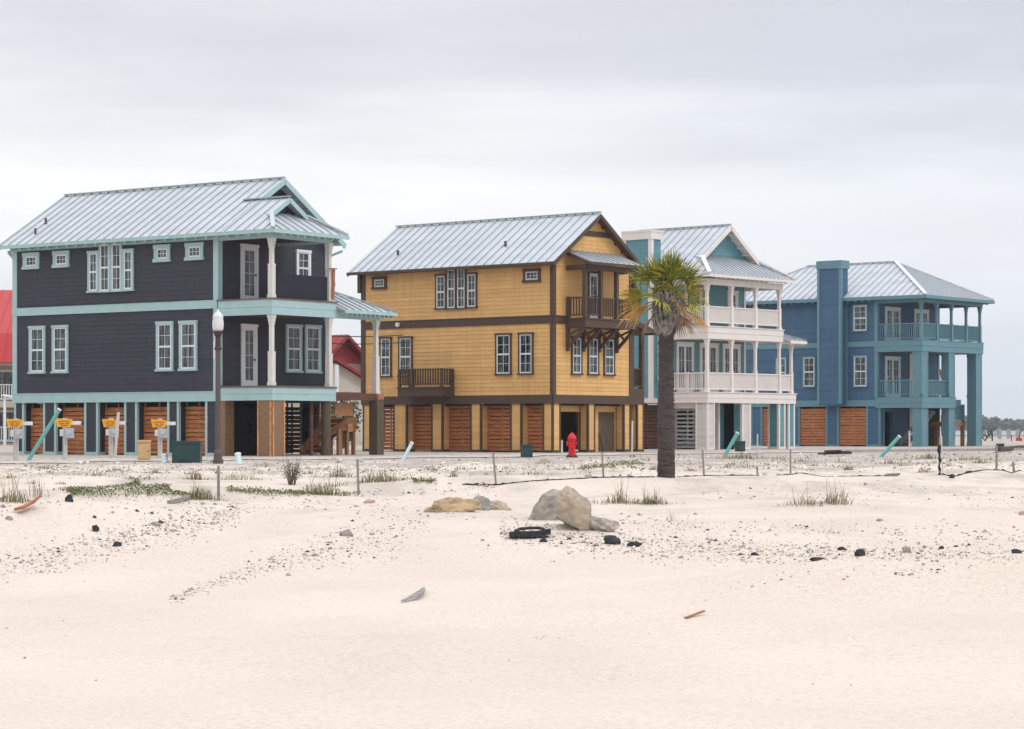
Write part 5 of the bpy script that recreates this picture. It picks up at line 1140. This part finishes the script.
lumps = [(601, 622, 532.5, 545, ASPH, 'knobbly black asphalt lump right of the boulders'), (624, 643, 541, 547.5, ASPH, 'flat black asphalt scrap right beside the knobbly black lump'),
         (539, 548, 537, 543, ASPH, 'small black lump under the right end of the tyre tread'), (90, 101, 524.5, 532, ASPH, 'black lump on the crest of the pebbly bank at the left'),
         (111.5, 123, 541, 547.5, ASPH, 'black lump in the middle of the pebbly bank at the left'), (854, 866, 548, 557, ASPH, 'pointed black lump in the pebble band at right'),
         (837, 848, 546.5, 551, ASPH, 'flat black lump left of the pointed one in the pebble band'), (807, 827, 557.5, 561.5, ASPH, 'long flat black scrap below the pebble band at right'),
         (750, 760, 552, 556.5, ASPH, 'lone black lump at the left end of the right-hand pebble band'), (1009, 1023, 549, 554.5, ASPH, 'black lump at the right edge of the photo'),
         (901, 912, 547, 553.5, GREYR, 'grey stone on the crest of the right-hand dune'), (338, 355, 528.5, 537.5, GREYR, 'flat grey stone alone on the sand left of the boulders'),
         (64, 75, 494, 503, ASPH, 'black lump at the foot of the low green plants'), (5, 14, 515.5, 520.5, GREYR, 'dark stone at the end of the reddish board'),
         (361, 376, 499, 504, PINKR, 'pinkish stone beside the second fence stake'), (938, 945, 546, 550, ASPH, 'small black stone right of the dune crest'),
         (157, 164, 520, 524, ASPH, 'small black stone at the top of the pebbly bank'), (150, 162, 521, 526, GREYR, 'pale grey flat stone at the top of the pebbly bank'), (948, 956, 474, 479, ASPH, 'black scrap at the foot of the black-wrapped stake'),
         (1018, 1027, 511, 516, PINKR, 'pinkish stone at the right edge above the pebble band'), (876, 884, 518.5, 522, GREYR, 'lone small grey stone on smooth sand right of the dry mound')]
for i, (a, b, t, bo, m, lb) in enumerate(lumps): rock('rubble_lump', lb, 'stone', a+(b-a)*.12, b-(b-a)*.12, t+(bo-t)*.34, bo, m, 40+i, cuts=8, sub=3, depth=.6, sink=.3, group='larger stones and asphalt lumps on the sand', rough=.25)
def tread():
    b = on(531, 537.5); k = b.y/F; r = empty('tyre_scrap', b); tag(r, 'curled black piece of tyre tread lying on the sand before the boulders', 'tyre piece')
    o = MB(); p = [(-21*k, 0, 3*k), (-14*k, -.02, 4.5*k), (-4*k, -.03, 4*k), (8*k, -.02, 4.5*k), (19*k, 0, 6.5*k)]
    rr = random.Random(2)
    n = 26
    for i in range(n):
        t = i/(n-1)*4; j = min(3, int(t)); f = t-j; c = Vector(p[j])*(1-f)+Vector(p[j+1])*f
        o.box(c.x-.75*k, c.x+.65*k, c.y-.05, c.y+.05, c.z-3.4*k+rr.uniform(-.3, .3)*k, c.z+2.4*k+rr.uniform(-.4, .4)*k)
    for a, c in zip(p, p[1:]): o.beam(Vector(a)+Vector((0, .05, 0)), Vector(c)+Vector((0, .05, 0)), .08, 5*k)
    o.build('tread', ASPH, r)
    q = MB(); q.tube([(-16*k, .12, 6*k), (-11*k, .2, 8.2*k), (0, .25, 9*k), (8*k, .25, 9*k), (13*k, .2, 8*k), (15*k, .12, 6.5*k)], [1.6*k]*6, 7); q.build('bead', ASPH, r)
tread()
def plank(name, label, cat, a, b, w_, th, m, lift=.03):
    p = on(*a); q = on(*b); o = MB(); o.beam(p+Vector((0, 0, lift)), q+Vector((0, 0, lift+.02)), w_, th); x = o.build(name, m); tag(x, label, cat)
def redboard():
    p = on(14, 513.5); q = on(42, 507); o = MB(); z = Vector((0, 0, .03)); d = q-p
    o.slab([p+z, p+d*.45+Vector((0, -.16, .02)), p+d*.8+Vector((0, -.10, .06)), q+Vector((0, 0, .13)), p+d*.6+Vector((0, .08, .06))], (0, 0, .03)); x = o.build('broken_board', M['driftred']); tag(x, 'broken reddish board lying on the sand at the left edge', 'board')
redboard()
plank('driftwood_stick', 'thin brown stick lying alone on the smooth foreground sand', 'stick', (685.5, 619), (704, 614.5), .022, .012, M['lumber'], .008)
plank('driftwood_stick', 'dark weathered board lying below the tall grass by the lamp post', 'board', (169, 504), (189, 500), .07, .05, M['gal'], .03)
plank('driftwood_stick', 'dark thin stick lying between the black fabric strips before the blue house', 'stick', (886, 476.3), (900, 476.3), .06, .05, M['gal'], .03)
def flake():
    p = on(402, 603); q = on(424, 591); o = MB(); d = q-p; n = Vector((-d.y, d.x, 0)).normalized()*.022
    for i in range(6):
        a, c = i/6, (i+1)/6; f = lambda t: p+d*t+Vector((.03*math.sin(t*3.1), 0, .012)); w0, w1 = .4+math.sin(a*3.1), .4+math.sin(c*3.1)
        o.slab([f(a)-n*w0, f(a)+n*w0, f(c)+n*w1, f(c)-n*w1], (0, 0, .010+.002*i))
    tag(o.build('flat_stone', GREYR), 'curved grey flake of stone alone on the foreground sand', 'stone')
flake()

def pebbles():
    rr = random.Random(21); mb = MB()
    bands = [  # polygon-ish bands: list of (px, row centre, half height), how many
        ([(-20, 572, 14), (60, 556, 16), (120, 541, 18), (180, 525, 18), (240, 512, 12)], 900),
        ([(200, 515, 10), (300, 505, 8), (400, 508, 8), (480, 517, 10)], 90),
        ([(170, 600, 4), (230, 578, 8), (290, 560, 14), (360, 540, 20), (430, 520, 16)], 480),
        ([(370, 560, 10), (450, 545, 14), (520, 538, 14)], 50),
        ([(500, 532, 12), (580, 540, 14), (660, 545, 16), (760, 553, 12), (830, 553, 8)], 1100),
        ([(820, 552, 6), (900, 553, 10), (960, 553, 9), (1030, 555, 10)], 330),
        ([(620, 520, 6), (740, 528, 9), (860, 532, 9), (1030, 535, 14)], 330),
        ([(690, 600, 10), (740, 590, 12), (790, 578, 12), (860, 570, 8)], 60), ([(895, 572, 6), (925, 572, 7), (945, 568, 6)], 46),
        ([(535, 638, 3), (575, 637, 4)], 26), ([(-10, 505, 8), (200, 500, 8), (500, 492, 8)], 160),
        ([(0, 470, 6), (300, 470, 7), (600, 468, 8), (1024, 462, 8)], 800), ([(0, 463, 3), (500, 459, 4), (1024, 454, 3)], 400),
        ([(700, 495, 8), (900, 492, 10), (1030, 500, 12)], 120), ([(-10, 640, 60), (500, 650, 60), (1030, 650, 60)], 60)]
    for pts, n in bands:
        for _ in range(int(n*(3.0 if n > 70 else 1.2))):
            px = rr.uniform(pts[0][0], pts[-1][0])
            for (a, ra, ha), (b, rb, hb) in zip(pts, pts[1:]):
                if px <= b: t = (px-a)/(b-a); row = ra+(rb-ra)*t; hh = ha+(hb-ha)*t; break
            row += rr.gauss(0, .55)*hh
            if row < 452: continue
            p = at(px, row); k = p.y/F; s = (.38+rr.expovariate(2.0))*k*.85; s = min(s, 3.2*k, .12)
            if p.y > 60: s *= 1.1
            mi = rr.choices((0, 1, 2, 3, 4), (4.5, 1.4, 3.5, 1.4, 1.4))[0]
            a_ = rr.uniform(0, 3.1); st = rr.uniform(.7, 1.5)
            ring = []; n_ = 6
            for q in range(n_):
                an = 6.283*q/n_; x = math.cos(an)*s*st*rr.uniform(.75, 1.1); y = math.sin(an)*s*rr.uniform(.75, 1.1); ring.append(p+Vector((x*math.cos(a_)-y*math.sin(a_), x*math.sin(a_)+y*math.cos(a_), s*rr.uniform(-.1, .35))))
            mb.add(ring+[p+Vector((rr.uniform(-.3, .3)*s, 0, s*rr.uniform(.55, .95))), p-Vector((0, 0, s*.4))], [(q, (q+1) % n_, n_) for q in range(n_)]+[((q+1) % n_, q, n_+1) for q in range(n_)], mi)
    o = mb.build('pebbles', [GREYR, ASPH, mat('buff_stone', (.42, .34, .27), .9, var=.3), PINKR, mat('shell_white', (.72, .68, .63), .8, var=.1)])
    tag(o, 'grey, buff and black pebbles strewn in bands over the sand', 'pebbles', kind='stuff')
pebbles()

# ------------------------------------------------------------------ dune grass and weeds
GR = [mat('grass_olive', (.14, .15, .045), .8, var=.4, scale=8), mat('grass_straw', (.36, .29, .17), .85, var=.35, scale=8), mat('grass_green', (.125, .17, .06), .8, var=.4, scale=8), mat('stalk_brown', (.17, .12, .085), .9, var=.4, scale=8)]
def blades(mb, c, n, w_, h, rr, mix, bend=.4, bw=.007, dep=.5):
    for _ in range(n):
        x = rr.gauss(0, .42)*w_; y = rr.gauss(0, .33)*w_*dep; b = c+Vector((x, y, 0)); b.z = terr(b.x, b.y)-.02
        a = rr.uniform(0, 6.28); hh = h*rr.uniform(.3, 1.0)*(.35+.75*math.exp(-(x/(w_*.42))**2))*(1+.5*noise.noise(Vector((b.x*7, b.y*7, 1)))); d = Vector((math.cos(a), math.sin(a), 0))*bend*hh*rr.uniform(.2, 1); s = Vector((-math.sin(a*1.7), math.cos(a*1.7), 0))*bw*rr.uniform(.6, 1.2)
        p1 = b+d*.25+Vector((0, 0, hh*.5)); p2 = b+d*.62+Vector((0, 0, hh*.82)); p3 = b+d+Vector((0, 0, hh*rr.uniform(.85, 1.02)))
        mb.add([b-s, b+s, p1+s*.9, p1-s*.9, p2+s*.6, p2-s*.6, p3], [(0, 1, 2, 3), (3, 2, 4, 5), (5, 4, 6)], rr.choices(range(4), mix)[0])
def local(mb, b): mb.v = [(x-b.x, y-b.y, z-b.z) for x, y, z in mb.v]
def tuft(label, px, row, wpx, hpx, n, mix, seed, bend=.75, stalks=0, sh=0, name='grass_tuft', cat='grass tuft', bw=.30, dep=.5):
    rr = random.Random(seed); b = on(px, row); k = b.y/F; mb = MB(); blades(mb, b, n, wpx*k, hpx*k, rr, mix, bend, bw*k, dep)
    for i in range(stalks):
        x = rr.uniform(-.3, .3)*wpx*k; q = b+Vector((x, rr.uniform(-.1, .1), 0)); h = sh*k*rr.uniform(.6, 1); d = rr.uniform(-.25, .25)*h
        q.z = terr(q.x, q.y)-.02
        mb.tube([q, q+Vector((d*.3, 0, h*.5)), q+Vector((d, 0, h))], [.26*k, .2*k, .12*k], 4, 3 if rr.random() < .5 else 1)
    local(mb, b); o = mb.build(name, GR); o.location = b; tag(o, label, cat, 'tufts of dune grass and weeds'); return o
tuft('thick olive grass tuft with grey stalks at the left edge', 12, 502, 34, 14, 260, (5, 2, 3, 1), 1, stalks=12, sh=34)
tuft('upright olive grass tuft just left of the lamp post stake', 200, 499, 30, 17, 330, (6, 3, 2, 1), 2, stalks=4, sh=20)
tuft('reddish brown dry tuft just left of the lamp post foot', 196, 480, 20, 11, 130, (1, 2, 0, 6), 3, stalks=5, sh=14)
tuft('sparse straw weeds in the sand between the lamp post and the dark bush', 240, 480, 44, 8, 120, (2, 5, 1, 3), 4)
tuft('wide olive grass tuft right below the dark bush', 322, 495, 46, 15, 380, (5, 3, 3, 1), 5, stalks=8, sh=28)
tuft('olive grass tuft right of the second fence stake', 378, 482, 40, 13, 280, (4, 3, 2, 3), 6, stalks=8, sh=18)
tuft('low olive tuft left of the second fence stake', 340, 477, 26, 12, 140, (4, 3, 2, 2), 16, stalks=3, sh=16)
tuft('left arc of olive grass on the mound in front of the palm', 618, 503, 30, 15, 190, (5, 3, 1, 3), 7, stalks=9, sh=30)
tuft('right arc of olive grass on the mound in front of the palm', 651, 504, 28, 14, 240, (6, 2, 1, 3), 8, stalks=8, sh=26)
tuft('single pale bent stalks on the slope below the palm', 672, 521, 12, 16, 12, (0, 6, 0, 2), 9, bend=.8)
tuft('dry grass along the left part of the mound before the blue house', 806, 505, 40, 12, 150, (3, 5, 0, 3), 10, stalks=3, sh=26)
tuft('dry twiggy grass on the right part of the mound before the blue house', 836, 504, 30, 17, 130, (2, 4, 0, 5), 11, stalks=10, sh=28)
tuft('pale tiny tuft on the sand left of the dry mound', 777, 507, 12, 8, 16, (1, 6, 0, 1), 12)
tuft('tiny brown tuft on the dune at the right edge', 1010, 541, 9, 8, 18, (1, 3, 0, 4), 13)
tuft('small brown tuft on the dune left of the tiny one', 980, 540, 14, 9, 24, (2, 3, 0, 4), 14)
tuft('green weeds at the foot of the leaning pipe by the teal house', 740, 459, 52, 8, 260, (4, 3, 4, 2), 15)
tuft('dark weeds before the blue house, left of the corner column', 888, 464, 16, 8, 60, (1, 2, 1, 5), 17)
tuft('brown weeds in the sand under the corner column of the blue house', 930, 459, 40, 7, 120, (2, 4, 1, 4), 18)
tuft('brown weeds right of the black-wrapped stake', 970, 460, 30, 6, 90, (2, 4, 1, 4), 19)
tuft('low brown weeds right of the third fence stake', 535, 475, 30, 8, 60, (2, 4, 1, 4), 20)
tuft('brown weeds at the sandy edge before the tan cabinet', 118, 471, 22, 6, 80, (1, 3, 0, 6), 21)
tuft('low brown weeds in the sand between the two left meter posts', 45, 469, 26, 5, 80, (2, 3, 1, 5), 22)
tuft('thin pale green weeds before the hydrant', 565, 470, 30, 6, 70, (2, 4, 2, 2), 23)
tuft('brown weed clump in the sand right of the palm', 730, 468, 18, 6, 50, (1, 3, 0, 5), 24)
tuft('grey stalks rising left of the low green plants', 36, 497, 24, 20, 26, (1, 4, 0, 5), 25, stalks=10, sh=26)
tuft('small brown weeds before the gap of the teal and blue house', 800, 462, 26, 5, 60, (1, 4, 0, 5), 26)
tuft('brown weeds in front of the middle of the ochre house', 462, 470, 14, 7, 36, (1, 3, 0, 5), 27)
def bush():
    b = on(292, 485); k = b.y/F; r = shrub('dark_weed_bush', 'dark green bushy weed with bare twigs before the open bay of the navy house', b, 21*k, 24*k, 520, [G1, G2], 'bush', 13)
    mb = MB(); rr = random.Random(4)
    for i in range(12): x = rr.uniform(-9, 9)*k; h = rr.uniform(18, 32)*k; mb.tube([(x*.4, 0, 0), (x*.8, 0, h*.5), (x*1.2, .02, h)], [.4*k, .3*k, .15*k], 4)
    mb.build('twigs', GR[3], r)
bush()
def cover():
    rr = random.Random(31); mb = MB()
    for pts, n in (([(48, 497, 3), (75, 490, 5), (110, 484, 4), (150, 484, 6), (185, 490, 5), (215, 496, 3)], 4300), ([(60, 494, 4), (120, 492, 6), (190, 493, 4)], 1500), ([(225, 490, 3), (300, 494, 3), (360, 492, 3)], 1500), ([(395, 481, 2), (440, 482, 2), (462, 483, 2)], 700), ([(580, 469, 2), (610, 466, 3), (650, 463, 3)], 700), ([(30, 470, 3), (60, 468, 2)], 60), ([(0, 474, 5), (500, 470, 6), (1000, 462, 6)], 1300)):
        for _ in range(n):
            px = rr.uniform(pts[0][0], pts[-1][0])
            for (a, ra, ha), (b, rb, hb) in zip(pts, pts[1:]):
                if px <= b: t = (px-a)/(b-a); row = ra+(rb-ra)*t; hh = ha+(hb-ha)*t; break
            p = at(px, row+rr.gauss(0, .55)*hh)
            if noise.noise(Vector((p.x*1.1, p.y*.5, 4))) < -.12: continue
            k = p.y/F; s = rr.uniform(1.3, 3.0)*k; a_ = rr.uniform(0, 6.28); d = Vector((math.cos(a_), math.sin(a_), rr.uniform(.3, 1.4))).normalized(); e_ = Vector((-d.y, d.x, rr.uniform(-.3, .3))).normalized(); p = p+Vector((0, 0, rr.uniform(0, .03)))
            mb.add([p, p+d*s*.5+e_*s*.35, p+d*s, p+d*s*.5-e_*s*.35], [(0, 1, 2, 3)], rr.choices((0, 1, 2, 3), (3, 1.2, 6, .6))[0])
    o = mb.build('creeping_plants', GR); tag(o, 'low green creeping plants spread over the sand', 'ground plants', kind='stuff')
cover()
def scrub():
    rr = random.Random(77)
    spots = [(58, 484), (95, 476), (150, 473), (235, 474), (262, 466), (310, 474), (405, 476), (430, 470), (455, 477), (510, 470), (548, 464), (585, 477), (630, 468), (655, 470), (688, 471), (745, 468), (775, 461), (818, 466), (850, 470), (905, 466), (920, 472), (955, 466), (985, 463), (250, 492), (275, 496), (80, 492), (140, 488), (340, 486), (5, 478), (30, 484)]
    for i, (px, row) in enumerate(spots):
        b = on(px+rr.uniform(-5, 5), row); k = b.y/F; mb = MB(); w_ = rr.uniform(8, 24)*k; h = rr.uniform(3.5, 8)*k
        blades(mb, b, int(rr.uniform(25, 70)), w_, h, rr, rr.choice(((4, 3, 3, 2), (1, 3, 0, 6), (2, 5, 1, 3), (2, 2, 6, 1))), .8, .3*k, .5)
        local(mb, b); o = mb.build('weed_clump', GR); o.location = b; tag(o, 'small low weed clump scattered on the sand before the houses', 'weed', 'small weed clumps scattered on the sand')
scrub()

def haze():
    mb = MB(); mb.box(-1500, 1700, -40, 1420, -1.62, 60); m = bpy.data.materials.new('haze'); m.use_nodes = True; t = m.node_tree
    for n in list(t.nodes): t.nodes.remove(n)
    o_ = t.nodes.new('ShaderNodeOutputMaterial'); v = t.nodes.new('ShaderNodeVolumePrincipled'); v.inputs['Color'].default_value = (.86, .91, .97, 1); v.inputs['Density'].default_value = .00024; v.inputs['Anisotropy'].default_value = .2
    t.links.new(v.outputs[0], o_.inputs['Volume']); o = mb.build('haze', m); tag(o, 'thin pale sea haze that greys the far shore', 'haze', kind='stuff')
haze()
